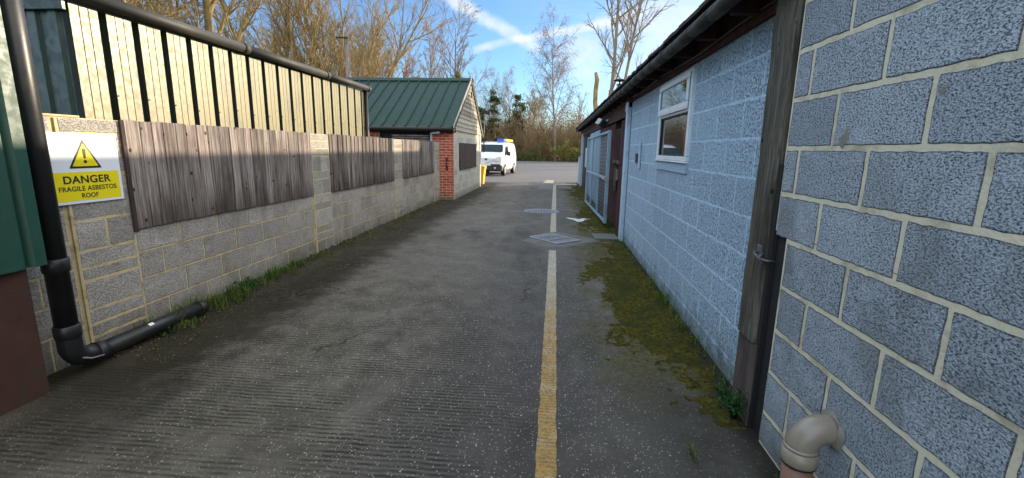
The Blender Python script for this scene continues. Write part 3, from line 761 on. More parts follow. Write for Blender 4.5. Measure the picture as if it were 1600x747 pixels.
# danger sign
sg = thing('danger_sign', (XL + .03, 2.80, 1.27), 'white and yellow danger sign with black warning triangle on the block pillar', 'sign')
SY0, SY1, SZ0, SZ1 = 2.555, 3.035, 1.045, 1.50
xs = XL + .022
w = MB(); w.bbox((xs, SY0, SZ0), (xs + .005, SY1, SZ1), .0015); w.build('panel', M['signwhite'], sg)
w = MB(); w.box((xs + .0052, SY0 + .022, SZ0 + .02), (xs + .0062, SY1 - .022, SZ0 + .205)); w.build('yellow_band', M['signyellow'], sg)
cy_, tz0, tz1, hw = (SY0 + SY1) / 2 - .002, SZ0 + .228, SZ0 + .415, .108
def tri(mb, s_, x0, x1):
    c = Vector((cy_, tz0 + (tz1 - tz0) * .36)); pts = []
    for p in ((cy_ - hw, tz0), (cy_ + hw, tz0), (cy_, tz1)):
        v = c + (Vector(p) - c) * s_; pts.append(v)
    q = []
    for i in range(3):                                   # rounded corners
        a_, b_, c_ = pts[i - 1], pts[i], pts[(i + 1) % 3]
        q += [b_ + (a_ - b_).normalized() * .008, b_ + (a_ - b_).normalized() * .002 + (c_ - b_).normalized() * .002, b_ + (c_ - b_).normalized() * .008]
    mb.prism([tuple(v) for v in q], 0, x0, x1)
w = MB(); tri(w, 1.0, xs + .0052, xs + .0062); w.build('triangle_border', M['signblack'], sg)
w = MB(); tri(w, .80, xs + .0064, xs + .0070); w.build('triangle_field', M['signyellow'], sg)
w = MB(); c0 = tz0 + .035
w.prism([(cy_ - .006, c0 + .028), (cy_ + .006, c0 + .028), (cy_ + .013, c0 + .085), (cy_ + .008, c0 + .094), (cy_ - .008, c0 + .094), (cy_ - .013, c0 + .085)], 0, xs + .0072, xs + .0080)
w.prism([(cy_ + .011 * math.cos(k * math.pi / 8), c0 + .008 + .011 * math.sin(k * math.pi / 8)) for k in range(16)], 0, xs + .0072, xs + .0080)
w.build('exclamation_mark', M['signblack'], sg)
def lettering(txt, size, yc, z, bold, spacing, wid, parent, mat, x):
    cu = bpy.data.curves.new('lettering', 'FONT'); cu.body = txt; cu.size = size; cu.align_x = 'CENTER'; cu.offset = bold; cu.space_character = spacing; cu.extrude = .0004
    o = bpy.data.objects.new('lettering', cu); COL.objects.link(o); bpy.context.view_layer.update()
    me = bpy.data.meshes.new_from_object(o.evaluated_get(bpy.context.evaluated_depsgraph_get())); bpy.data.objects.remove(o)
    xs_ = [v.co.x for v in me.vertices]; k = wid / (max(xs_) - min(xs_))
    c_ = (max(xs_) + min(xs_)) / 2
    for v in me.vertices: v.co = Vector((x + v.co.z, yc + (v.co.x - c_) * k, z + v.co.y))
    me.materials.clear(); me.materials.append(mat)
    o = bpy.data.objects.new('lettering', me); COL.objects.link(o); attach(o, parent); return o
lettering('DANGER', .068, cy_, SZ0 + .133, .0017, 1.06, .315, sg, M['signblack'], xs + .0068)
lettering('FRAGILE ASBESTOS', .043, cy_, SZ0 + .083, .0009, 1.05, .385, sg, M['signblack'], xs + .0068)
lettering('ROOF', .043, cy_, SZ0 + .036, .0009, 1.05, .112, sg, M['signblack'], xs + .0068)

# ------------------------------------------------------------------ near left green sheeted building
gb = thing('sheeted_building', (-2.85, 0, 0), 'dark green corrugated metal building with rusty base board at the left edge', 'building')
def ribbed(mb, axis, plane, side, u0, u1, z0, z1, period, trough, depth, start, minor=0., slant=.008, mi=0, tm=0):
    """profiled sheet; crests at plane, troughs recessed"""
    pts = []; k = math.floor((u0 - start) / period) - 1
    while start + k * period < u1 + period:
        s_ = start + k * period
        L_ = [(s_, 0), (s_ + slant, -depth), (s_ + trough - slant, -depth), (s_ + trough, 0)]
        if minor:
            c = period - trough
            for f in (.34, .67): L_ += [(s_ + trough + c * f - .004, 0), (s_ + trough + c * f, -minor), (s_ + trough + c * f + .004, 0)]
        pts += L_; k += 1
    q = [(min(max(a, u0), u1), d) for a, d in pts if u0 - .001 <= a <= u1 + .001]
    q = [(u0, q[0][1])] + q + [(u1, q[-1][1])]
    bot = []; top = []
    for a, d in q:
        for lst, z in ((bot, z0), (top, z1)):
            lst.append(mb.vert((plane + side * d, a, z) if axis == 'y' else (a, plane + side * d, z)))
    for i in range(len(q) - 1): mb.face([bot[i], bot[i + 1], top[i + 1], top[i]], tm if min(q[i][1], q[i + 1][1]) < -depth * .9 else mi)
w = MB(); ribbed(w, 'y', -2.85, 1, -3, 2.27, .757, 3.4, .21, .05, .03, .06, 0, .022); w.box((-3.1, -3, .77), (-2.885, 2.268, 3.4)); w.build('corrugated_sheet', M['green_near'], gb)
w = MB(); w.bbox((-2.96, -3, -.02), (-2.895, 2.20, .80), .005); w.build('base_board', M['rust'], gb)
w = MB(); w.box((-6, -3, 3.4), (-2.7, 2.4, 3.46)); w.build('roof', M['green_roof'], gb)

# black downpipe and its shoe along the ground
bp = thing('black_downpipe', (-2.95, 2.4, 0), 'black plastic downpipe with elbow and a length lying along the wall foot', 'drain pipe')
PX, PYY = -2.95, 2.39; RP = .057
w = MB(); w.tube([(PX, PYY, .30), (PX, PYY, 3.3)], RP, 20)
for z in (.30, .72, 2.62): w.tube([(PX, PYY, z - .045), (PX, PYY, z - .04), (PX, PYY, z + .035), (PX, PYY, z + .04)], [RP + .003, RP + .009, RP + .009, RP + .003], 20)
w.build('upright', M['blackplastic'], bp)
w = MB(); a_ = [(PX, PYY, .32), (PX, PYY, .26)] + [(PX, PYY + .1 - .1 * math.cos(rad(k * 10)), .20 - .1 * math.sin(rad(k * 10)) + .0) for k in range(1, 9)] + [(PX, PYY + .15, .088)]
w.tube(a_, RP + .004, 20)
w.tube([(PX, PYY + .13, .094), (PX, PYY + .19, .084)], RP + .008, 20); w.build('elbow', M['blackplastic'], bp)
w = MB(); E0 = Vector((PX, PYY + .15, .088)); E1 = Vector((-2.98, 3.50, .063)); w.tube([E0, E1], RP - .002, 20); w.tube([E1 - (E1 - E0).normalized() * .07, E1], RP + .002, 20)
pl = w.build('lying_pipe', M['blackplastic'], bp)
w = MB(); c = E0.lerp(E1, .42); w.box((-.012, -.02, -.0006), (.012, .02, .0006), 0, 1, Matrix.Translation(c + Vector((.030, 0, .048))) @ Matrix.Rotation(.55, 4, 'Y')); w.build('label_sticker', M['signwhite'], pl)
w = MB(); w.tube([(PX + .02, PYY - .03, .14), (PX + .08, PYY + .05, .10), (PX + .075, PYY + .13, .085)], .006, 5); w.build('wire_tie', M['cement'], bp)

# ------------------------------------------------------------------ clad shed behind the wall
XS = -3.40
sh = thing('metal_shed', (XS, 5.6, 0), 'sunlit olive-cream ribbed metal shed with dark green end standing behind the boundary wall', 'shed')
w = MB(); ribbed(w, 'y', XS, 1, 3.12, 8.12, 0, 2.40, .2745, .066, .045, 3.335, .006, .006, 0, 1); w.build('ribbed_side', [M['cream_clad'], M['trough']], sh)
w = MB(); w.box((XS - .0, 8.10, 0), (XS + .012, 8.16, 2.42)); w.build('corner_trim', M['black'], sh)
w = MB(); ribbed(w, 'x', 3.11, -1, -8, XS, 0, 2.36, .16, .10, .02, -3.49, 0, .02); w.build('end_wall', M['green_clad'], sh)
w = MB(); w.bbox((-8, 3.075, 2.335), (XS + .005, 3.105, 2.46), .004); w.build('verge_flashing', M['green_clad'], sh)
w = MB(); ribbed(w, 'x', 8.12, 1, -8, XS, 0, 2.4, .3, .1, .03, -3.5); w.build('far_wall', M['green_clad'], sh)
w = MB(); w.prism([(XS + .03, 2.44), (XS + .03, 2.47), (-5.8, 2.95), (-5.8, 2.92)], 1, 3.05, 8.2); w.prism([(-5.8, 2.95), (-5.8, 2.92), (-8.2, 2.44), (-8.2, 2.47)], 1, 3.05, 8.2)
w.build('roof', M['green_roof'], sh)
w = MB()
for (a, b) in ((3.05, 4.9), (4.9, 6.7), (6.7, 8.2)):
    w.tube([(XS + .06, a, 2.455), (XS + .06, b, 2.455)], .048, 12); w.tube([(XS + .06, b - .04, 2.455), (XS + .06, b + .04, 2.455)], .055, 12)
w.build('gutter', M['gutter'], sh)
w = MB(); w.tube([(XS + .03, 8.17, 2.44), (XS + .03, 8.17, .2)], .034, 10); w.build('downpipe', M['black'], sh)
for k in range(18):
    w = MB(); zf = 1.78 + J(.03); w.tube([(XS + .0005, 3.25 + k * .2745 + .16, zf), (XS + .006, 3.25 + k * .2745 + .16, zf)], .006, 6); w.build('fixing', M['black'], sh)

# ------------------------------------------------------------------ gable building
XG, YG0, YG1, YR, ZR = -2.80, 12.80, 17.55, 15.3, 3.62
gbl = thing('gabled_building', (XG, 15, 0), 'brick and block building with a green ribbed metal roof and weatherboarded gable', 'building')
w = MB(); zz_ = [i * .222 for i in range(9)]
for i in range(8): blocks(w, course_rects(YG0 + .01, YG1 - .05, zz_[i], zz_[i + 1], rngj(13.05 + .225 * (i % 2), .45, YG0, YG1), .022), 'y', XG, 1, 0, .003, .003, .12, .08)
w.box((XG - .2, YG0 + .005, 0), (XG, YG1, 1.95), 1); w.box((XG - .0, YG1 - .3, 0), (XG + .02, YG1, 2.0), 0)
w.build('block_wall', [M['block_cream'], M['mortar_cream']], gbl)
w = MB(); blocks_r = []
for i in range(25):
    z0 = i * .075; blocks_r += course_rects(-3.47, XG - .003, z0, z0 + .075, rngj(-3.47 + .1125 * (i % 2), .225, -3.47, XG), .011)
blocks(w, blocks_r, 'x', YG0, -1, 0, .001, .003, .22, .09)
w.box((-3.475, YG0, 0), (XG - .0015, YG0 + .2, 1.875), 1)
for i in range(25):
    for r_ in course_rects(-5.4, -4.95, i * .075, i * .075 + .075, rngj(-5.4 + .1125 * (i % 2), .225, -5.4, -4.95), .011): blocks(w, [r_], 'x', YG0 + .02, -1, 0, .001, .003, .2, .09)
w.box((-9, YG0 + .02, 0), (-4.95, YG0 + .2, 1.86), 1); w.box((-4.95, YG0 + .03, 0), (-3.475, YG0 + .2, 1.62), 1)
w.build('brick_front', [M['brick'], M['mortar_brick']], gbl)
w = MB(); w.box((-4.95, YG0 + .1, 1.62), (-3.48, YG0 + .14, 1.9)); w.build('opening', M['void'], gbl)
w = MB()
for k in range(3): w.bbox((-4.55, YG0 - .02 - k * .02, 1.64 + k * .055), (-3.50, YG0 + .03, 1.675 + k * .055), .004, 0, 1 + J(.2))
w.build('stacked_boards', M['grey_wood'], gbl)
w = MB(); w.bbox((-9, YG0 - .02, 1.86), (XG + .06, YG0 + .0, 2.0), .004); w.bbox((-9, YG0 - .19, 1.90), (XG + .06, YG0 - .17, 2.03), .004); w.bbox((-9, YG0 - .17, 1.9), (XG + .03, YG0 - .02, 1.915), .003)
w.build('fascia', M['black'], gbl)
w = MB(); w.tube([(-9, YG0 - .24, 1.955), (XG + .07, YG0 - .24, 1.955)], .055, 10); w.build('gutter', M['black'], gbl)
# weatherboards
w = MB(); nbd = 13; zb0 = 1.93
for i in range(nbd):
    z0 = zb0 + i * .13; z1 = z0 + .15
    def yl(z): return max(YG0 - .0, YR - (YR - YG0 + .1) * (ZR - z) / (ZR - 1.93))
    def yh(z): return min(YG1 + .0, YR + (YG1 - YR + .1) * (ZR - z) / (ZR - 1.93))
    zz1 = min(z1, ZR - .03)
    if zz1 - z0 < .05: break
    a0, a1 = yl(z0), yh(z0); b0, b1 = yl(zz1), yh(zz1)
    tn = random.uniform(.6, 1.4)
    P_ = [(XG + .035, a0, z0), (XG + .035, a1, z0), (XG + .014, b1, zz1), (XG + .014, b0, zz1)]
    Q_ = [(XG - .02, a0, z0), (XG - .02, a1, z0), (XG - .02, b1, zz1), (XG - .02, b0, zz1)]
    A_ = [w.vert(p, tn) for p in P_]; B_ = [w.vert(p, tn) for p in Q_]
    w.face(A_); w.face(B_[::-1])
    for k in range(4): w.face([A_[k], B_[k], B_[(k + 1) % 4], A_[(k + 1) % 4]])
w.build('weatherboards', M['clap_wood'], gbl)
w = MB(); w.bbox((XG + .03, 15.35, 3.08), (XG + .06, 15.52, 3.26), .006); w.build('vent', M['black'], gbl)
w = MB()
for (ya, yb) in ((YG0 - .28, YR), (YG1 + .22, YR)):
    za = 1.98 if ya < YR else 1.92
    w.prism([(ya, za - .09), (ya, za + .06), (yb, ZR + .09), (yb, ZR - .09)], 0, XG + .05, XG + .075)
w.build('bargeboard', M['clap_wood'], gbl)
w = MB(); ye = YG0 - .25; ze = 2.0; dy = YR - ye; dz = ZR - ze
w.poly([(-9.2, ye, ze), (XG + .09, ye, ze), (XG + .09, YR, ZR), (-9.2, YR, ZR)]); w.poly([(-9.2, ye, ze - .05), (-9.2, YR, ZR - .05), (XG + .09, YR, ZR - .05), (XG + .09, ye, ze - .05)])
w.poly([(XG + .09, ye, ze), (XG + .09, ye, ze - .05), (XG + .09, YR, ZR - .05), (XG + .09, YR, ZR)]); w.poly([(-9.2, ye, ze - .05), (XG + .09, ye, ze - .05), (XG + .09, ye, ze), (-9.2, ye, ze)])
w.prism([(YR, ZR), (YR, ZR - .05), (YG1 + .25, 1.9), (YG1 + .25, 1.95)], 0, -9.2, XG + .09)
x = XG + .09 - .06; m_ = []
while x > -9.1:                                          # standing ribs run up the slope
    for (dx0, dx1) in ((-.028, .028),):
        n_ = Vector((0, -dz, dy)).normalized() * .035
        a = Vector((x + dx0, ye, ze)); b = Vector((x + dx1, ye, ze)); c = Vector((x + dx1, YR, ZR)); d = Vector((x + dx0, YR, ZR)); sh_ = Vector((.012, 0, 0))
        w.poly([a, a + n_ + sh_, d + n_ + sh_, d]); w.poly([a + n_ + sh_, b + n_ - sh_, c + n_ - sh_, d + n_ + sh_]); w.poly([b + n_ - sh_, b, c, c + n_ - sh_]); w.poly([a, b, b + n_ - sh_, a + n_ + sh_])
    x -= .333
rf = w.build('roof', M['green_roof'], gbl)
w = MB(); w.prism([(YR - .16, ZR - .06), (YR - .16, ZR - .04), (YR, ZR + .06), (YR + .16, ZR - .04), (YR + .16, ZR - .06), (YR, ZR + .04)], 0, -9.2, XG + .10); w.build('ridge_cap', M['green_roof'], rf)
w = MB(); w.bbox((XG + .0045, 13.50, .80), (XG + .022, 16.40, 1.60), .003); y = 13.5
while y < 16.35: w.bbox((XG + .0225, y + .004, .80), (XG + .034, y + .14, 1.60), .002, 0, random.uniform(.6, 1.1)); y += .145
w.build('boarded_window', M['post_low'], gbl)
w = MB(); w.tube([(-3.42, YG0 - .06, 0), (-3.42, YG0 - .06, 1.80), (-3.40, YG0 - .09, 1.84), (-3.15, YG0 - .2, 1.86)], .032, 10); w.build('downpipe', M['bluetrim'], gbl)
w = MB(); w.tube([(-3.0, YG0 - .02, .92), (-3.0, YG0 - .06, .94), (-3.0, YG0 - .06, 1.10), (-3.0, YG0 - .02, 1.12)], .014, 8); w.bbox((-3.03, YG0 - .03, .82), (-2.97, YG0 - .005, .96), .006); w.bbox((-3.03, YG0 - .03, 1.08), (-2.97, YG0 - .005, 1.18), .006); w.build('pull_handle', M['black'], gbl)
w = MB(); w.box((-9, YG1 - .1, 0), (XG - .2, YG1, 1.9)); w.build('rear_wall', M['brick'], gbl)

fp = thing('floodlight', (-2.72, 17.75, 0), 'black floodlight on a thin post at the far corner of the gabled building', 'floodlight')
w = MB(); w.tube([(-2.72, 17.85, 1.3), (-2.72, 17.85, 2.72)], .022, 8); w.tube([(-2.72, 17.85, 1.6), (-2.85, 17.6, 1.6)], .018, 6); w.build('pole', M['black'], fp)
w = MB(); w.bbox((-.16, -.10, -.07), (.16, .10, .07), .02, 0, 1, Matrix.Translation((-2.64, 17.85, 2.80)) @ Matrix.Rotation(.25, 4, 'Y')); w.build('lamp_head', M['black'], fp)

# yellow bin by the gable
yb_ = thing('yellow_bin', (-2.86, 18.45, 0), 'yellow plastic bin standing at the far corner of the gabled building', 'bin')
w = MB(); bl = []
for (z, hx, hy) in ((.02, .20, .20), (.62, .26, .26), (.64, .28, .28), (.68, .28, .28)):
    bl.append([w.vert((-3.04 + sx * hx, 18.6 + sy * hy, z)) for sx, sy in ((-1, -1), (1, -1), (1, 1), (-1, 1))])
for a_, b_ in zip(bl, bl[1:]):
    for k in range(4): w.face([a_[k], a_[(k + 1) % 4], b_[(k + 1) % 4], b_[k]])
w.face(bl[0][::-1]); w.face(bl[-1]); w.build('body', M['yellow'], yb_)
w = MB(); w.bbox((-3.33, 18.31, .682), (-2.75, 18.89, .75), .02); w.bbox((-3.25, 18.4, .75), (-2.83, 18.8, .785), .015); w.build('lid', M['yellow'], yb_)
w = MB(); w.bbox((-2.722, 18.5, .40), (-2.712, 18.7, .50), .002, 0, 1, Matrix.Identity(4)); w.build('bin_label', M['signwhite'], yb_) if False else None

# ------------------------------------------------------------------ ground ironwork
gr = thing('drain_grate', (.05, 7.42, .0), 'square iron drain grate set cornerwise across the painted line', 'drain grate')
rot = Matrix.Translation((.06, 7.42, .006)) @ Matrix.Rotation(rad(42), 4, 'Z') @ Matrix.Diagonal((.78, 1.02, 1, 1))
w = MB(); S = .34
w.box((-S, -S, -.004), (S, S, .001), 1, 1, rot)
for k in range(9):
    for q in range(3):
        a = -S + .03 + k * .072; b = -S + .035 + q * .215
        w.box((a, b, .0015), (a + .022, b + .180, .012), 0, 1, rot)
for (a, b, c, d) in ((-S, -S, S, -S + .028), (-S, S - .028, S, S), (-S, -S + .028, -S + .026, S - .028), (S - .026, -S + .028, S, S - .028)): w.box((a, b, .0015), (c, d, .014), 0, 1, rot)
w.build('grate', [M['grateiron'], M['void']], gr)
w = MB(); pts = [(-.48, 7.20), (-.05, 6.72), (.22, 6.82), (.82, 7.40), (.66, 7.62), (.10, 8.10), (-.1, 8.0)]
ids = [w.vert((p[0], p[1], .0045)) for p in pts]; w.face(ids); w.build('concrete_surround', M['concrete_pale'], gr)
mh = thing('manhole_cover', (-.2, 10.6, 0), 'round iron manhole cover in the lane beyond the grate', 'manhole cover')
w = MB(); cx_, cy2 = -.25, 10.85
w.tube([(cx_, cy2, .001), (cx_, cy2, .010)], [.33, .325], 32, smooth=False); 
for k in range(-4, 5):
    for q in range(-4, 5):
        if k * k + q * q < 17: w.box((cx_ + k * .065 - .02, cy2 + q * .065 - .02, .0101), (cx_ + k * .065 + .02, cy2 + q * .065 + .02, .014))
w.build('lid', M['castiron'], mh)
w = MB()
for k in range(32):
    a0, a1 = 2 * math.pi * k / 32, 2 * math.pi * (k + 1) / 32
    w.poly([(cx_ + math.cos(a) * r, cy2 + math.sin(a) * r, .006) for a, r in ((a0, .34), (a0, .43), (a1, .43), (a1, .34))])
w.build('frame', M['castiron'], mh)
pv = MB(); pv.bbox((-.19, -.24, 0), (.21, .22, .03), .006, 0, 1, Matrix.Translation((.90, 7.72, .001)) @ Matrix.Rotation(.06, 4, 'Z')); tag(pv.build('paving_slab', M['concrete_pale']), 'small grey concrete slab lying on the moss by the maroon boards', 'paving slab')
w = MB()
def spl(pts): w.face([w.vert((a, b, .005)) for a, b in pts])
spl([(.30, 9.92), (.44, 9.86), (.56, 9.72), (.66, 9.86), (.80, 9.98), (.86, 9.82), (.70, 9.58), (.58, 9.34), (.50, 9.42), (.46, 9.62), (.36, 9.72)])
tag(w.build('white_paint_splash', M['whitepaint']), 'white splash of spilt paint with two wings on the lane', 'paint splash')
w = MB(); w.poly([(-.6, 17.2, .0045), (-.02, 17.0, .0045), (-.02, 18.9, .0045), (-.5, 19.1, .0045)]); w.poly([(.2, 17.6, .0045), (.75, 17.4, .0045), (.7, 18.6, .0045), (.25, 18.6, .0045)]); w.poly([(.10, 11.2, .0045), (.62, 11.0, .0045), (.65, 11.25, .0045), (.1, 11.4, .0045)])
tag(w.build('patch_repair', M['yard']), kind='structure')

# ------------------------------------------------------------------ van
def make_van():
    vn = thing('van', (0, 0, 0), 'white panel van with blue and yellow roof box parked beyond the gabled building', 'van')
    # l from nose (0) to tail (4.5); local x = side, local y = l
    st = [(.0, .70, .92), (.05, .78, 1.0), (.22, .83, 1.12), (.52, .855, 1.20), (.58, .86, 1.23), (1.22, .865, 1.66), (1.42, .865, 1.75), (2.2, .87, 1.81), (3.2, .87, 1.82), (4.2, .86, 1.79), (4.42, .84, 1.74), (4.5, .80, 1.60)]
    w = MB(); rings = []
    for l, hw, zt_ in st:
        tall = zt_ > 1.3; R = []
        zl = .24 if l > .3 else .28
        prof = [(hw * .86, zl), (hw * .97, zl + .12), (hw, .60), (hw, min(.92, zt_ - .06)), (hw * (.985 if tall else .96), min(1.08, zt_ - .03))]
        if tall: prof += [(hw * .90, zt_ - .22 * (zt_ - 1.08) - .08), (hw * .84, zt_ - .05), (hw * .70, zt_), (0, zt_ + .02)]
        else: prof += [(hw * .88, zt_ - .015), (hw * .80, zt_ - .005), (hw * .6, zt_), (0, zt_ + .01)]
        full = [(x, z) for x, z in prof] + [(-x, z) for x, z in prof[-2::-1]]
        rings.append([w.vert((x, l + (.08 * (abs(x) / hw) ** 3 if l < .1 else 0), z)) for x, z in full])
    n = len(rings[0])
    for a, b in zip(rings, rings[1:]):
        for k in range(n - 1): w.face([a[k], a[k + 1], b[k + 1], b[k]], 0, True)
        w.face([a[n - 1], a[0], b[0], b[n - 1]])
    w.face(rings[0][::-1]); w.face(rings[-1]); body = w.build('body', M['vanwhite'], vn)
    w = MB()
    def ws(l, z, x): return (x, l, z)
    n_ = Vector((0, -.6, .8)) * .034
    pts = [(-.79, .63, 1.255), (.79, .63, 1.255), (.66, 1.20, 1.645), (-.66, 1.20, 1.645)]
    w.poly([Vector(p) + n_ for p in pts]); w.build('windscreen', M['darkglass'], vn)
    for s in (-1, 1):
        w = MB(); w.poly([(s * .874, .90, 1.14), (s * .874, 1.85, 1.12), (s * .805, 1.82, 1.60), (s * .81, 1.36, 1.58)]); w.build('side_window', M['darkglass'], vn)
        w = MB(); w.bbox((s * 1.0 - .09, 1.12, 1.08), (s * 1.0 + .09, 1.22, 1.30), .03); w.tube([(s * .88, 1.2, 1.12), (s * .95, 1.18, 1.15)], .02, 6); w.build('wing_mirror', M['bumper'], vn)
        w = MB(); w.poly([(s * .46, -.02, .78), (s * .72, .02, .80), (s * .84, .18, .98), (s * .68, .03, 1.02), (s * .50, -.01, .93)]); w.poly([(s * .46, -.022, .78), (s * .50, -.014, .93), (s * .68, .022, 1.02), (s * .84, .172, .98)][::-1]); w.build('headlight', M['lamp'], vn)
        w = MB(); w.tube([(s * .5, -.01, .44), (s * .5, -.035, .44)], .05, 10); w.build('fog_lamp', M['lamp'], vn)
        w = MB(); w.bbox((s * .873 - .004, 2.1, 1.03), (s * .873 + .01, 2.28, 1.06), .004); w.build('door_handle', M['bumper'], vn)
        w = MB(); w.box((s * .8745 - .002, 1.99, .34), (s * .8745 + .002, 2.0, 1.60)); w.box((s * .8745 - .002, 3.05, .34), (s * .8745 + .002, 3.06, 1.64)); w.box((s * .8745 - .002, 2.02, 1.12), (s * .8745 + .002, 4.2, 1.128)); w.build('panel_gap', M['bumper'], vn)
        for l in (.86, 3.58):
            w = MB(); arch = [(l + .37 * math.cos(a), .30 + .37 * math.sin(a)) for a in [math.pi * k / 12 for k in range(13)]]
            for k in range(12):
                a, b = arch[k], arch[k + 1]; c = (l + .31 * math.cos(math.pi * k / 12), .30 + .31 * math.sin(math.pi * k / 12)); d = (l + .31 * math.cos(math.pi * (k + 1) / 12), .30 + .31 * math.sin(math.pi * (k + 1) / 12))
                w.poly([(s * .876, a[0], a[1]), (s * .876, b[0], b[1]), (s * .876, d[0], d[1]), (s * .876, c[0], c[1])])
            w.poly([(s * .874, q[0], q[1]) for q in [(l + .34 * math.cos(a), .30 + .34 * math.sin(a)) for a in [math.pi * k / 12 for k in range(13)]]]); w.build('wheel_arch', M['bumper'], vn)
            wh = MB(); wh.tube([(s * .68, l, .31), (s * .69, l, .31), (s * .86, l, .31), (s * .885, l, .31)], [.26, .31, .31, .28], 24); wo = wh.build('wheel', M['tyre'], vn)
            wh = MB(); wh.tube([(s * .884, l, .31), (s * .892, l, .31)], [.20, .18], 20); wh.build('rim', M['rim'], wo)
    w = MB(); w.bbox((-.80, -.03, .28), (.80, .12, .64), .05); w.bbox((-.85, .06, .27), (.85, .36, .56), .03); w.build('bumper', M['bumper'], vn)
    w = MB(); w.bbox((-.26, -.042, .56), (.26, -.031, .67), .003); w.build('number_plate', M['plate'], vn)
    w = MB(); w.tube([(0, -.012, .89), (0, .02, .89)], .055, 16); w.build('front_emblem', M['bumper'], vn)
    w = MB(); w.bbox((.24, 1.62, 1.83), (.62, 1.92, 2.0), .02); w.build('blue_roof_sign', M['beaconblue'], vn)
    w = MB(); w.bbox((.42, 1.96, 1.86), (.66, 4.2, 2.0), .03); w.build('yellow_roof_tube', M['yellow'], vn)
    for l in (2.0, 3.0, 4.0):
        w = MB(); w.bbox((-.72, l, 1.835), (.72, l + .04, 1.858), .004); w.bbox((-.72, l, 1.76), (-.69, l + .04, 1.85), .003); w.bbox((.69, l, 1.76), (.72, l + .04, 1.85), .003); w.build('roof_bar', M['steel'], vn)
    w = MB(); w.tube([(.1, 1.75, 1.80), (.1, 1.82, 2.32)], .008, 5); w.build('aerial', M['black'], vn)
    w = MB()
    for (a, b, z) in ((2.3, 2.9, 1.42), (2.35, 2.7, 1.34), (3.2, 4.0, 1.40), (3.3, 3.8, 1.32)): w.box((.868, a, z), (.874, b, z + .035))
    w.build('side_stripe', M['gatepaint'], vn) if False else None
    return vn
van = make_van(); van.location = (-3.60, 24.4, 0); van.rotation_euler = (0, 0, -rad(5.5))

# ------------------------------------------------------------------ trees
class TreeGen:
    def __init__(s, seed): s.r = random.Random(seed); s.tubes = []; s.leafpts = []
    def grow(s, p, d, L, r, lv, P):
        r_ = s.r; q = P[lv]; n = q['n']; pts = [p.copy()]; rs = [r]; step = L / n; pos = p.copy(); d = d.normalized()
        for i in range(n):
            d = (d + Vector((r_.gauss(0, 1), r_.gauss(0, 1), r_.gauss(0, 1))) * q['wig'] + Vector((0, 0, q['up']))).normalized()
            pos = pos + d * step; pts.append(pos.copy()); rs.append(r + (r * q.get('tip', .3) - r) * (i + 1) / n)
        s.tubes.append((pts, rs, q['s']))
        if lv + 1 < len(P):
            nq = P[lv + 1]; m = q['kids']; m = int(m * r_.uniform(.8, 1.2) + .5)
            for k in range(m):
                f = q['t0'] + (1 - q['t0']) * ((k + r_.random()) / m); x = f * n; i = min(int(x), n - 1); fr = x - i
                bp = pts[i].lerp(pts[i + 1], fr); br = rs[i] + (rs[i + 1] - rs[i]) * fr
                td = (pts[i + 1] - pts[i]).normalized(); a = rad(nq['ang'] + r_.gauss(0, 9)); phi = r_.uniform(0, 2 * math.pi)
                o = td.orthogonal().normalized(); o.rotate(Matrix.Rotation(phi, 3, td))
                nd = td * math.cos(a) + o * math.sin(a)
                s.grow(bp, nd, L * nq['len'] * r_.uniform(.65, 1.2) * (1 - .45 * (f - q['t0']) / (1 - q['t0'] + .01)) , max(.0055, min(br * .8, r * nq['rr'])), lv + 1, P)
        else: s.leafpts.append(pts[-1]); 
    def mesh(s, name, mat):
        groups = {}
        for pts, rs, n in s.tubes: groups.setdefault((len(pts), n), []).append(([tuple(p) for p in pts], rs))
        V = []; Fc = []; off = 0
        for (k, n), L in groups.items():
            P = np.array([a for a, _ in L]); R = np.array([b for _, b in L]); m = len(L)
            T = np.empty_like(P); T[:, 1:-1] = P[:, 2:] - P[:, :-2]; T[:, 0] = P[:, 1] - P[:, 0]; T[:, -1] = P[:, -1] - P[:, -2]
            T /= np.linalg.norm(T, axis=2, keepdims=True) + 1e-9
            ref = np.where(np.abs(T[:, :1, 2:3]) < .8, np.array([0, 0, 1.]), np.array([1., 0, 0])); ref = np.broadcast_to(ref, T.shape)
            A = ref - T * (ref * T).sum(2, keepdims=True); A /= np.linalg.norm(A, axis=2, keepdims=True) + 1e-9; B = np.cross(T, A)
            an = np.arange(n) * 2 * math.pi / n
            ring = P[:, :, None] + (A[:, :, None] * np.cos(an)[None, None, :, None] + B[:, :, None] * np.sin(an)[None, None, :, None]) * R[:, :, None, None]
            V.append(ring.reshape(-1, 3))
            i = np.arange(m)[:, None, None] * k * n + np.arange(k - 1)[None, :, None] * n; j = np.arange(n)[None, None, :]; j2 = (j + 1) % n
            Fc.append(np.stack([i + j, i + j2, i + n + j2, i + n + j], -1).reshape(-1, 4) + off); off += m * k * n
        V = np.concatenate(V); Fc = np.concatenate(Fc)
        return npmesh(name, V, Fc, mat)
def npmesh(name, V, Fc, mat, tone=None):
    me = bpy.data.meshes.new(name); me.vertices.add(len(V)); me.vertices.foreach_set('co', V.astype(np.float32).ravel())
    k = Fc.shape[1]; me.loops.add(Fc.size); me.loops.foreach_set('vertex_index', Fc.astype(np.int32).ravel())
    me.polygons.add(len(Fc)); me.polygons.foreach_set('loop_start', np.arange(len(Fc), dtype=np.int32) * k)
    me.update(calc_edges=True); me.materials.append(mat)
    if tone is not None:
        a = me.attributes.new('tone', 'FLOAT', 'POINT'); a.data.foreach_set('value', tone.astype(np.float32))
    return me
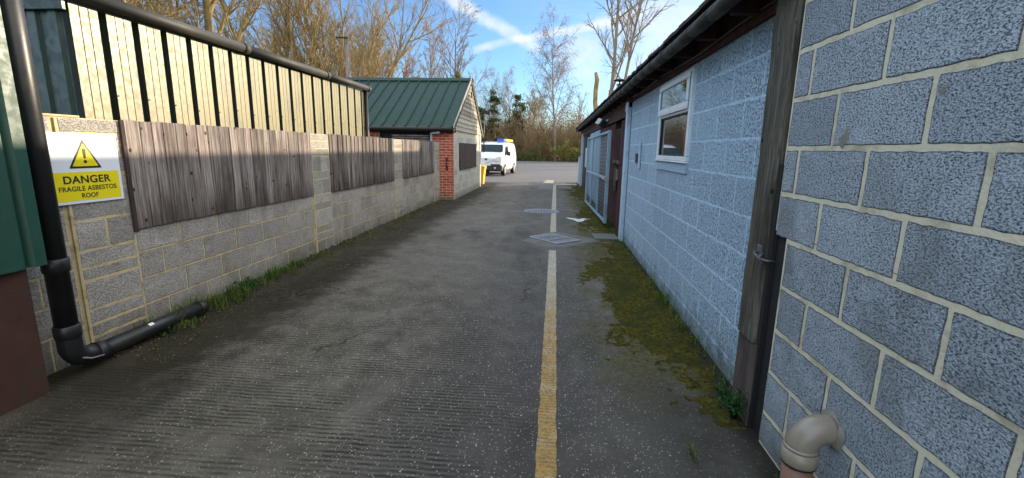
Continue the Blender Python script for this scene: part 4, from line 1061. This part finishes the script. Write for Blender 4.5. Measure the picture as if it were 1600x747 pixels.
def leaves(name, pts, size, mat, rng=RNG, flat=0.):
    """small bent leaf quads at the given points"""
    pts = np.asarray(pts); n = len(pts)
    a = rng.normal(size=(n, 3)); a /= np.linalg.norm(a, axis=1, keepdims=True)
    b = rng.normal(size=(n, 3)); b -= a * (a * b).sum(1, keepdims=True); b /= np.linalg.norm(b, axis=1, keepdims=True)
    s = size * rng.uniform(.6, 1.3, (n, 1))
    V = np.stack([pts - a * s, pts + b * s * .55, pts + a * s, pts - b * s * .55], 1).reshape(-1, 3)
    Fc = np.arange(4 * n).reshape(-1, 4)
    return npmesh(name, V, Fc, mat, np.repeat(rng.uniform(.6, 1.4, n), 4))
def link(me, name, parent=None, loc=None):
    o = bpy.data.objects.new(name, me); COL.objects.link(o)
    if loc is not None: o.location = loc
    if parent: o.parent = parent
    return o

def P_oak(h, spread=1.):
    return [dict(n=7, wig=.05, up=.03, s=8, kids=9, t0=.28, tip=.35),
            dict(n=7, wig=.16, up=.05, s=6, kids=8, t0=.2, ang=52 * spread, len=.62, rr=.45),
            dict(n=5, wig=.20, up=.04, s=5, kids=8, t0=.15, ang=48, len=.50, rr=.42),
            dict(n=4, wig=.22, up=.05, s=4, kids=8, t0=.12, ang=46, len=.48, rr=.5),
            dict(n=3, wig=.20, up=.06, s=3, kids=5, t0=.1, ang=42, len=.50, rr=.6),
            dict(n=2, wig=.2, up=.05, s=3, ang=38, len=.55, rr=.6, kids=0, t0=0)]
P_fan = [dict(n=2, wig=.02, up=.0, s=8, kids=9, t0=.3, tip=.7),
         dict(n=9, wig=.06, up=.06, s=6, kids=15, t0=.12, ang=25, len=7.0, rr=.34, tip=.2),
         dict(n=5, wig=.10, up=.09, s=4, kids=8, t0=.15, ang=33, len=.36, rr=.36),
         dict(n=4, wig=.13, up=.08, s=3, kids=9, t0=.1, ang=34, len=.45, rr=.5),
         dict(n=3, wig=.15, up=.06, s=3, ang=32, len=.5, rr=.6, kids=0, t0=0)]
P_fine = [dict(n=8, wig=.03, up=.03, s=7, kids=22, t0=.2, tip=.15),
          dict(n=6, wig=.09, up=.06, s=5, kids=9, t0=.15, ang=38, len=.42, rr=.32),
          dict(n=4, wig=.13, up=.05, s=4, kids=7, t0=.15, ang=38, len=.42, rr=.45),
          dict(n=3, wig=.15, up=.05, s=3, kids=5, t0=.1, ang=36, len=.5, rr=.5),
          dict(n=2, wig=.15, up=.03, s=3, ang=34, len=.6, rr=.7, kids=0, t0=0)]
P_birch = [dict(n=10, wig=.025, up=.03, s=8, kids=30, t0=.22, tip=.12),
           dict(n=7, wig=.07, up=.08, s=5, kids=12, t0=.15, ang=40, len=.36, rr=.30),
           dict(n=5, wig=.10, up=-.03, s=4, kids=9, t0=.15, ang=40, len=.42, rr=.5),
           dict(n=5, wig=.08, up=-.28, s=3, kids=3, t0=.2, ang=35, len=.62, rr=.7),
           dict(n=4, wig=.05, up=-.35, s=3, ang=25, len=.7, rr=.8, kids=0, t0=0)]
P_tall = [dict(n=10, wig=.02, up=.02, s=8, kids=16, t0=.35, tip=.3),
          dict(n=7, wig=.07, up=.10, s=6, kids=8, t0=.25, ang=42, len=.30, rr=.40),
          dict(n=5, wig=.10, up=.07, s=4, kids=6, t0=.15, ang=40, len=.45, rr=.45),
          dict(n=3, wig=.14, up=.05, s=3, kids=3, t0=.1, ang=38, len=.5, rr=.5),
          dict(n=2, wig=.15, up=.05, s=3, ang=36, len=.6, rr=.7, kids=0, t0=0)]
def make_tree(name, seed, P, h, r, mats, trunks=1):
    """returns (trunk mesh, crown mesh, leaf points)"""
    g = TreeGen(seed)
    for k in range(trunks):
        d = Vector((0, 0, 1)) if trunks == 1 else Vector((.07 + .09 * k, .05 * k, 1))
        g.grow(Vector((.15 * k, 0, -.1)), d, h, r * (1 - .2 * k), 0, P)
    tr = TreeGen(0); tr.tubes = [q for q in g.tubes if q[2] >= 6]; cr = TreeGen(0); cr.tubes = [q for q in g.tubes if q[2] < 6]
    return tr.mesh('trunk', mats[0]), cr.mesh('crown', mats[1]), g.leafpts
TREES = {}
def tree_kind(key, *a): TREES[key] = make_tree(key, *a)
tree_kind('oak', 5, P_oak(9), 7.6, .19, (M['bark_oak'], M['bark_oak']))
tree_kind('oak2', 17, P_oak(9, .9), 8.0, .19, (M['bark_oak'], M['bark_oak']))
tree_kind('fan', 8, P_fan, 1.5, .26, (M['bark_oak'], M['bark_oak']))
tree_kind('fine', 21, P_fine, 8.5, .12, (M['bark_grey'], M['bark_birch']))
tree_kind('orange', 31, P_fine, 6.5, .12, (M['bark_orange'], M['bark_orange']))
tree_kind('birch', 12, P_birch, 16.5, .17, (M['bark_birch'], M['bark_birch']))
tree_kind('tall', 44, P_tall, 17.0, .20, (M['bark_grey'], M['bark_grey']), 2)
def tree(kind, name, loc, rz, s, label, cat='tree', group=None, sz=None):
    o = thing(name, loc, label, cat, group); o.rotation_euler.z = rz; o.scale = (s, s, sz or s)
    link(TREES[kind][0], 'trunk', o); link(TREES[kind][1], 'crown', o); return o
def at(px, Y):     # x on the ground under a picture column at depth Y
    d = ray(px, 235); return d[0] / d[1] * Y
G_ = 'bare trees behind the left buildings'
tree('oak', 'oak_tree', (at(215, 17), 17, 0), .4, 1.25, 'bare spreading oak farthest left, its twigs reaching over the cream shed', group=G_)
tree('oak2', 'oak_tree', (at(345, 19.5), 19.5, 0), 2.1, 1.3, 'bare oak with thick forking limbs above the middle of the cream shed', group=G_)
tree('oak', 'oak_tree', (at(120, 24), 24, 0), 3.4, 1.4, 'bare oak farther back behind the leftmost oak, showing through its twigs', group=G_)
tree('fan', 'multi_stem_tree', (at(530, 30), 30, 0), .8, 1.4, 'large bare multi-stemmed tree fanning out behind the wooden pole', group=G_)
tree('fan', 'multi_stem_tree', (at(440, 27), 27, 0), 2.6, 1.3, 'bare multi-stemmed tree left of the pole between oak and large fanning tree', group=G_)
tree('oak2', 'oak_tree', (at(250, 28), 28, 0), 5.2, 1.45, 'bare oak seen behind the gap between the two nearest oaks', group=G_)
tree('fan', 'multi_stem_tree', (at(575, 38), 38, 0), 4.2, 1.35, 'bare multi-stemmed tree right of the wooden pole, behind the orange-brown one', group=G_)
tree('orange', 'hornbeam_tree', (at(632, 34), 34, 0), 1.2, 1.15, 'low orange-brown twiggy tree rising left over the green roof', group=G_)
tree('fine', 'bare_tree', (at(712, 40), 40, 0), .3, 1.35, 'fine twigged bare tree with ivy on its trunk above the green roof ridge', group=G_)
tree('fine', 'bare_tree', (at(680, 46), 46, 0), 2.3, 1.4, 'bare tree half hidden behind the ivy-clad one above the green roof', group=G_)
tree('oak2', 'oak_tree', (at(575, 52), 52, 0), .9, 1.5, 'large bare tree in the distance behind the low orange-brown one', group=G_)
tree('oak', 'oak_tree', (at(440, 50), 50, 0), 4.9, 1.7, 'tallest distant bare tree seen through the multi-stemmed ones', group=G_)
tree('birch', 'birch_tree', (at(868, 60), 60, 0), .5, 1.02, 'tall silver birch with drooping twigs above the thicket in the centre', 'birch tree')
tree('birch', 'birch_tree', (at(795, 66), 66, 0), 2.5, .68, 'thin young birch to the left of the tall birch, above the van', 'birch tree')
tree('birch', 'birch_tree', (at(760, 64), 64, 0), 4.1, .66, 'thin young birch rising just right of the gabled roof', 'birch tree')
tree('tall', 'twin_trunk_tree', (at(945, 38), 38, 0), .0, 1.0, 'very tall bare twin-trunked tree standing up behind the outbuilding roof', 'tree')
tree('oak', 'bare_tree', (at(1010, 62), 62, 0), .2, 1.15, 'round bare tree low over the tiled roof right of the flue', 'tree')
tree('fine', 'bare_tree', (at(905, 70), 70, 0), 1.9, 1.0, 'small bare tree behind the thicket just right of the tall birch', 'tree')
tree('oak2', 'bare_tree', (at(830, 78), 78, 0), 1.9, 1.15, 'distant bare tree filling the gap between the birches', 'tree')
# broken pollard trunks
for (px, Y, h_, lean, lab) in ((929, 44, 8.7, -.02, 'tall broken dead trunk standing beside the twin-trunked tree'), (938, 44, 7.2, .09, 'shorter broken dead trunk leaning right of the taller one'), (925, 46, 5.4, .0, 'thin low dead stump left of the two broken trunks')):
    x = at(px, Y); w = MB(); pts = []; rs = []
    r0 = .21 if h_ > 8 else (.17 if h_ > 6 else .11)
    for k in range(10):
        f = k / 9; pts.append((x + lean * h_ * f + .07 * math.sin(k * 1.7), Y + .05 * math.cos(k), h_ * f)); rs.append(r0 * (1.25 - .4 * f) * (1 + J(.08)))
    rs[-1] *= .7; rs[-2] *= 1.15; pts[-1] = (pts[-1][0] - .12, pts[-1][1], pts[-1][2] - .3); w.tube(pts, rs, 10)
    tag(w.build('dead_trunk', M['bark_oak'], loc=(x, Y, 0)), lab, 'dead tree')
# big ivy bunches on the fine tree and ivy-clad trunks by the van
def blob(n, c, r, hole=.35, rng=RNG):
    c = np.array(c); r = np.array(r); cl_ = rng.normal(size=(max(6, n // 90), 3)); cl_ /= np.linalg.norm(cl_, axis=1, keepdims=True); cl_ *= rng.uniform(hole, 1., (len(cl_), 1))
    k = rng.integers(0, len(cl_), n)
    return c + (cl_[k] + rng.normal(size=(n, 3)) * .20) * r
lp = blob(900, (at(715, 40), 40, 7.0), (.55, .5, 1.0))
o = link(leaves('ivy_clump', lp - np.array([at(715, 40), 40, 0]), .10, M['yellowleaf']), 'ivy_clump', loc=(at(715, 40), 40, 0)); tag(o, 'yellow-green ivy bunch in the bare tree just above the green roof ridge', 'ivy')
for (px, Y, h_, w_, lab) in ((770, 62, 8.6, 1.4, 'dark ivy-covered trunk nearest the gabled roof'), (806, 63, 8.4, 1.5, 'dark ivy-covered trunk standing behind the van roof'), (750, 60, 6.5, 1.3, 'low dark ivy-covered trunk beside the gable edge')):
    x = at(px, Y); tt = thing('ivy_clad_tree', (x, Y, 0), lab, 'tree')
    w = MB(); w.tube([(x, Y, 0), (x + .1, Y, h_ * .5), (x, Y, h_ - .3)], [.2, .15, .06], 7); w.build('trunk', M['bark_grey'], tt)
    P_ = np.concatenate([blob(330, (J(.35), J(.4), h_ * (.15 + .82 * k / 7)), (w_ * (1 - .45 * k / 7) * random.uniform(.7, 1.15), w_ * .7, h_ * .09)) for k in range(8)])
    link(leaves('foliage', P_, .13, M['ivy']), 'foliage', tt)

# thicket across the yard: one tangled mass
def thicket():
    g = TreeGen(77); r = random.Random(5)
    for k in range(520):
        x = r.uniform(-24, 12); y = r.uniform(59, 71); h_ = r.uniform(4.2, 8.2) * (1.0 if y > 62 else .7)
        for q in range(r.randint(2, 4)):
            d = Vector((r.gauss(0, .33), r.gauss(0, .3), 1))
            g.grow(Vector((x, y, 0)), d, h_ * r.uniform(.7, 1.05), .035, 0, [dict(n=5, wig=.10, up=-.02, s=3, kids=7, t0=.2, tip=.3), dict(n=3, wig=.16, up=.0, s=3, kids=5, t0=.1, ang=38, len=.42, rr=.5), dict(n=2, wig=.18, up=0, s=3, ang=38, len=.5, rr=.6, kids=0, t0=0)])
    return g
tg = thicket()
tag(link(tg.mesh('thicket', M['twig_brown']), 'thicket'), 'tangled brown bare thicket along the far edge of the yard', 'thicket', kind='stuff')
n = 34000; X_ = RNG.uniform(-24, 12, n); Y_ = RNG.uniform(60, 72, n); Z_ = RNG.uniform(0, 1, n) ** 1.3 * (6.0 + 1.4 * np.sin(X_ * .9) + RNG.normal(size=n) * .4)
tag(link(leaves('dead_foliage', np.stack([X_, Y_, Z_], 1), .10, M['deadleaf']), 'dead_foliage'), 'dead brown leaves and seed heads caught in the far thicket', 'dead leaves', kind='stuff')
lp = np.concatenate([blob(1500, (RNG.uniform(-22, 11), RNG.uniform(57.8, 59.8), RNG.uniform(.0, .5)), (RNG.uniform(.8, 2.0), 1.0, RNG.uniform(.35, 1.5)), .1) for _ in range(26)]); lp[:, 2] = np.abs(lp[:, 2])
tag(link(leaves('bramble_bank', lp, .075, M['bramble']), 'bramble_bank'), 'low green bramble bank at the foot of the thicket', 'brambles', kind='stuff')
lp = np.concatenate([blob(500, (a, 0, b), (c_, .8, d_), .1) for a, b, c_, d_ in ((-1.3, -.2, .8, .7), (-.2, .3, .9, .9), (.9, -.1, .9, .7), (.3, -.6, 1.4, .6))])
o = link(leaves('sunlit_bush', lp, .09, M['yellowleaf']), 'sunlit_bush', loc=(at(884, 58.5), 58.3, 1.5)); tag(o, 'yellow-green leafy bush in front of the thicket right of centre', 'bush')
w = MB()
for k in range(7): w.tube([(k * .4 - 1.2, 0, -1.5), (k * .45 - 1.35, 0, .2)], [.03, .015], 4)
s_ = w.build('stems', M['twig_brown']); s_.parent = o

# telegraph pole behind the green roof
tp = thing('telegraph_pole', (at(551, 24), 24, 0), 'grey wooden pole standing behind the green roof in front of the bare trees', 'pole')
w = MB(); x = at(551, 24); w.tube([(x, 24, 0), (x - .05, 24, 7.15)], [.15, .11], 12); w.build('shaft', M['grey_wood'], tp)
w = MB(); w.bbox((x - .55, 23.86, 6.82), (x + .08, 23.9, 6.9), .006); w.build('cross_arm', M['black'], tp)

# unseen hedge added behind the outbuilding to cast shade on the gable
hd = thing('shade_hedge', (5.8, 21, 0), 'unseen evergreen hedge added behind the outbuilding to shade the gable', 'hedge')
n = 9000; hp = np.stack([RNG.uniform(-.7, .7, n), RNG.uniform(-2.6, 2.3, n), RNG.uniform(.1, 1, n) ** .8 * 5.1], 1); hp[:, 2] += .35 * np.sin(hp[:, 1] * 2.1) * (hp[:, 2] > 3.5)
link(leaves('foliage', hp, .15, M['ivy']), 'foliage', hd)
for k in range(5):
    w = MB(); w.tube([(5.8, 19. + k, 0), (5.8, 19.05 + k, 4.2)], [.08, .03], 6); w.build('trunk', M['bark_grey'], hd)

# ------------------------------------------------------------------ weeds, litter
def blades(name, spots, mat):
    V = []; T = []; rng = np.random.default_rng(4)
    for (x, y, n, h_, sp) in spots:
        for k in range(n):
            a = rng.uniform(0, 2 * math.pi); r = abs(rng.normal()) * sp; bx, by = x + r * math.cos(a), y + r * math.sin(a) * 1.5
            L_ = h_ * rng.uniform(.45, 1.15); lean = rng.uniform(.1, .9); a2 = rng.uniform(0, 2 * math.pi); dx, dy = math.cos(a2) * lean * L_, math.sin(a2) * lean * L_
            wx, wy = -math.sin(a2) * .0028, math.cos(a2) * .0028
            z0 = .0; m_ = (bx + dx * .4, by + dy * .4, L_ * .65); e = (bx + dx, by + dy, L_ * (1 - .3 * lean))
            V += [(bx - wx, by - wy, z0), (bx + wx, by + wy, z0), (m_[0] + wx, m_[1] + wy, m_[2]), (m_[0] - wx, m_[1] - wy, m_[2]),
                  (m_[0] - wx, m_[1] - wy, m_[2]), (m_[0] + wx, m_[1] + wy, m_[2]), (e[0] + wx * .15, e[1] + wy * .15, e[2]), (e[0] - wx * .15, e[1] - wy * .15, e[2])]
            T += [rng.uniform(.6, 1.4)] * 8
    V = np.array(V); V[:, 0] = np.maximum(V[:, 0], XL + .03)
    return npmesh(name, V, np.arange(len(V)).reshape(-1, 4), mat, np.array(T))
sp = []
for k in range(150):
    y = 3.0 + 9.2 * random.random() ** 1.35; dens = 1 if 3.2 < y < 5.2 else .55
    sp.append((XL + .06 + abs(random.gauss(0, .09)), y, int(26 * dens * random.random() + 5), (.14 if y < 5.4 else .09) * random.uniform(.6, 1.2), .035))
for (y, n_, h_) in ((3.33, 70, .17), (3.55, 60, .15), (3.7, 55, .14), (4.1, 90, .13), (4.35, 60, .12), (4.7, 70, .13), (3.05, 25, .12), (3.45, 60, .19), (3.9, 70, .15), (4.5, 80, .15), (5.05, 60, .12), (5.5, 40, .10)): sp.append((XL + .09, y, n_, h_, .06))
tag(link(blades('wall_foot_grass', sp, M['grass']), 'wall_foot_grass'), 'grass and weeds growing along the foot of the left wall', 'grass', kind='stuff')
sp = []
for k in range(120):
    y = 2.6 + 14 * random.random() ** 1.2; sp.append((XB - .03 - abs(random.gauss(0, .03)), y, int(3 + 12 * random.random()), .06 * random.uniform(.5, 1.6), .02))
for (y, n_) in ((4.45, 60), (4.1, 50), (3.7, 45), (5.0, 35), (8.9, 60), (9.6, 50), (10.4, 50), (7.9, 30), (13., 50), (18.2, 60)): sp.append((XB - .06, y, n_, .09 if y < 7 else .13, .05))
sp.append((.72, 2.03, 18, .07, .02))
tag(link(blades('right_wall_grass', sp, M['grass']), 'right_wall_grass'), 'thin grass tufts growing along the foot of the right buildings', 'grass', kind='stuff')
def plant(x, y, n, h_, r, size, lab):
    tt = thing('weed_plant', (x, y, 0), lab, 'weed'); P_ = []; w = MB()
    for k in range(n):
        a = random.uniform(0, 6.28); q = r * random.random(); e = Vector((x + q * math.cos(a), y + q * math.sin(a), h_ * random.uniform(.3, 1)))
        w.tube([(x + J(.02), y + J(.02), 0), (x + (e.x - x) * .5, y + (e.y - y) * .5, e.z * .7), e], [.003, .002, .0015], 3)
        for m_ in range(7): P_.append((e.x - x + J(.022), e.y - y + J(.022), e.z + J(.03)))
    w.build('stems', M['weed'], tt); link(leaves('leaves', P_, size, M['weed']), 'leaves', tt)
plant(1.045, 2.40, 34, .17, .085, .012, 'leafy green weed growing at the foot of the timber post')
plant(1.06, 2.62, 14, .09, .06, .010, 'small sprawling weed on the ground just beyond the post')
plant(1.045, 1.83, 16, .12, .05, .009, 'small weed between the drain pipe and the corner of the block wall')
plant(1.05, 1.42, 30, .16, .06, .011, 'dark weed growing behind the grey drain pipe')
plant(-2.93, 3.05, 12, .07, .07, .011, 'small green weed beside the lying black pipe')
plant(-3.0, 4.12, 26, .13, .11, .015, 'largest leafy weed clump in the grass under the first timber panel')
# soil and debris strip: low lumpy mesh
nx, ny = 26, 300
xs_ = np.linspace(XL + .004, -2.42, nx); ys_ = np.linspace(2.55, 12.3, ny); XX, YY = np.meshgrid(xs_, ys_)
rng = np.random.default_rng(9); nz_ = rng.normal(size=XX.shape); 
f = (XX - xs_[0]) / (xs_[-1] - xs_[0]); wid = np.clip(.55 + .28 * np.sin(YY * 1.3) + .18 * np.sin(YY * 3.1 + 1), .2, 1.)
ZZ = .035 * np.clip(1 - f / wid, 0, 1) ** .8 * (1 + .25 * nz_) + .004 * nz_ * (f < wid) - .004 * (f >= wid)
ZZ *= np.clip((YY - 2.55) / .9, 0.05, 1); ZZ[:, -1] = -.006
V = np.stack([XX, YY, ZZ], -1).reshape(-1, 3); i = np.arange(ny - 1)[:, None] * nx + np.arange(nx - 1)[None, :]
Fc = np.stack([i, i + 1, i + nx + 1, i + nx], -1).reshape(-1, 4)
tag(link(npmesh('soil_strip', V, Fc, M['soil']), 'soil_strip'), 'dark soil and leaf mould banked against the foot of the left wall', 'soil', kind='stuff')
n = 4200; yy = 2.6 + 9.6 * RNG.random(n) ** 1.3; xx = XL + .05 + np.abs(RNG.normal(size=n)) * .34
tag(link(leaves('leaf_litter', np.stack([xx, yy, .012 + .03 * RNG.random(n) * np.clip(1 - (xx - XL) / .6, .1, 1)], 1), .008, M['deadleaf']), 'leaf_litter'), 'fallen leaves and bits scattered on the soil by the left wall', 'leaf litter', kind='stuff')
# raised moss cushions along the right wall (and thin patches on the left)
from mathutils import noise as mn_
def moss_sheet(name, x0, x1, y0, y1, step, maskf, label, mat):
    nx = int((x1 - x0) / step) + 1; ny = int((y1 - y0) / step) + 1; H_ = np.full((ny, nx), -1.)
    for j in range(ny):
        y = y0 + j * step
        for i in range(nx):
            x = x0 + i * step; m_ = maskf(x, y)
            if m_ > 0: H_[j, i] = min(1, m_ * 3) * (.0045 + .006 * max(0, mn_.noise((x * 22, y * 22, 0)) + .35) + .003 * mn_.noise((x * 75, y * 75, 3)))
    idx = -np.ones(H_.shape, int); V = []; Fc = []
    ok = H_ > 0
    use = np.zeros_like(ok); q = ok[:-1, :-1] & ok[1:, :-1] & ok[:-1, 1:] & ok[1:, 1:]
    use[:-1, :-1] |= q; use[1:, :-1] |= q; use[:-1, 1:] |= q; use[1:, 1:] |= q
    jj, ii = np.nonzero(use); idx[jj, ii] = np.arange(len(jj))
    nb_ = np.zeros(H_.shape, int); qi = q.astype(int); nb_[:-1, :-1] += qi; nb_[1:, :-1] += qi; nb_[:-1, 1:] += qi; nb_[1:, 1:] += qi
    Z = np.where(nb_ < 4, -.001, H_)
    V = np.stack([x0 + ii * step + RNG.uniform(-.3, .3, len(ii)) * step, y0 + jj * step + RNG.uniform(-.3, .3, len(ii)) * step, Z[jj, ii]], 1)
    a, b = np.nonzero(q); Fc = np.stack([idx[a, b], idx[a, b + 1], idx[a + 1, b + 1], idx[a + 1, b]], -1)
    me = npmesh(name, V, Fc, mat, np.clip(.6 + Z[jj, ii] * 60, .6, 1.4)); me.polygons.foreach_set('use_smooth', [True] * len(me.polygons))
    tag(link(me, name), label, 'moss', kind='stuff')
def mossmat():
    m, t, b = newmat('olive_moss'); P = t.pos()
    c = t.mix(t.ss(t.noise(P, 38., 4., .7), .32, .68), (.024, .022, .006), (.110, .092, .014)); c = t.mix(t.ss(t.noise(P, 3., 5., .65), .45, .65), c, (.040, .043, .012))
    c = t.mix(t.mul(t.ss(t.noise(P, 11., 5., .7), .52, .64), .7), c, (.025, .020, .012))
    out(t, b, c, 1., t.bump(t.noise(P, 160., 3.), .006), spec=.05); return m
M['moss'] = mossmat()
M['moss_dark'] = leaf_mat('dark_soil_moss', (.012, .012, .005), (.045, .042, .014), (.03, .024, .012), trans=False)
def fbm(x, y, z=0, o=5): return mn_.fractal((x, y, z), .9, 2.1, o)
def mR(x, y):
    f_ = fbm(x * 3.2, y * 1.5, 2, 6); e = .62 + .12 * math.sin(y * 1.1) - (.10 if 4 < y < 7 else 0)
    m_ = (x - e) * 1.1 + f_ * .40 + fbm(x * 15, y * 13, 5, 5) * .34 - .02
    if y < 3.0: m_ -= (3.0 - y) * .5
    if 7.2 < y < 8.1: m_ -= .25
    if x > 1.02: m_ -= (x - 1.02) * 3.2
    return m_
moss_sheet('moss', .28, 1.15, 2.3, 8.0, .011, mR, 'thick olive moss spreading over the lane along the blue wall', M['moss'])
moss_sheet('moss', .35, 1.15, 8.0, 19.5, .02, lambda x, y: mR(x, y) + .03, 'olive moss patches along the foot of the maroon boards and gate', M['moss'])
moss_sheet('moss', -3.05, -2.1, 2.6, 9.0, .014, lambda x, y: fbm(x * 2.6, y * 1.6, 9, 6) * .35 - .06 - abs(x + 2.75) * .38 + fbm(x * 17, y * 15, 1, 5) * .42, 'thin broken moss on the soil at the edge of the lane by the left wall', M['moss_dark'])
# loose grit on the lane
n = 1500; gx2 = RNG.uniform(-2.9, 1.08, n); gy2 = 1.2 + RNG.random(n) ** 1.6 * 9; V = []; Fc = []
for k in range(n):
    s_ = RNG.uniform(.0015, .0045) * (1 + .5 * (gy2[k] > 4)); b = len(V)
    oc = np.array([(1, 0, 0), (0, 1, 0), (-1, 0, 0), (0, -1, 0), (0, 0, 1)]) * s_ * RNG.uniform(.6, 1.3, (5, 3)) + (gx2[k], gy2[k], .001)
    V += list(oc); Fc += [(b, b + 1, b + 4), (b + 1, b + 2, b + 4), (b + 2, b + 3, b + 4), (b + 3, b, b + 4)]
tag(link(npmesh('loose_grit', np.array(V), np.array(Fc), M['concrete_pale']), 'loose_grit'), 'pale loose grit scattered over the lane', 'grit', kind='stuff')

# ------------------------------------------------------------------ render settings
sc.view_settings.view_transform = 'Standard'; sc.view_settings.look = 'None'; sc.view_settings.gamma = 1.0; sc.view_settings.exposure = 1.2
sc.render.engine = 'CYCLES'
c = sc.cycles; c.use_denoising = True; c.max_bounces = 6; c.diffuse_bounces = 4; c.glossy_bounces = 3; c.transparent_max_bounces = 8; c.use_adaptive_sampling = True; c.adaptive_threshold = .02
sc.render.film_transparent = False
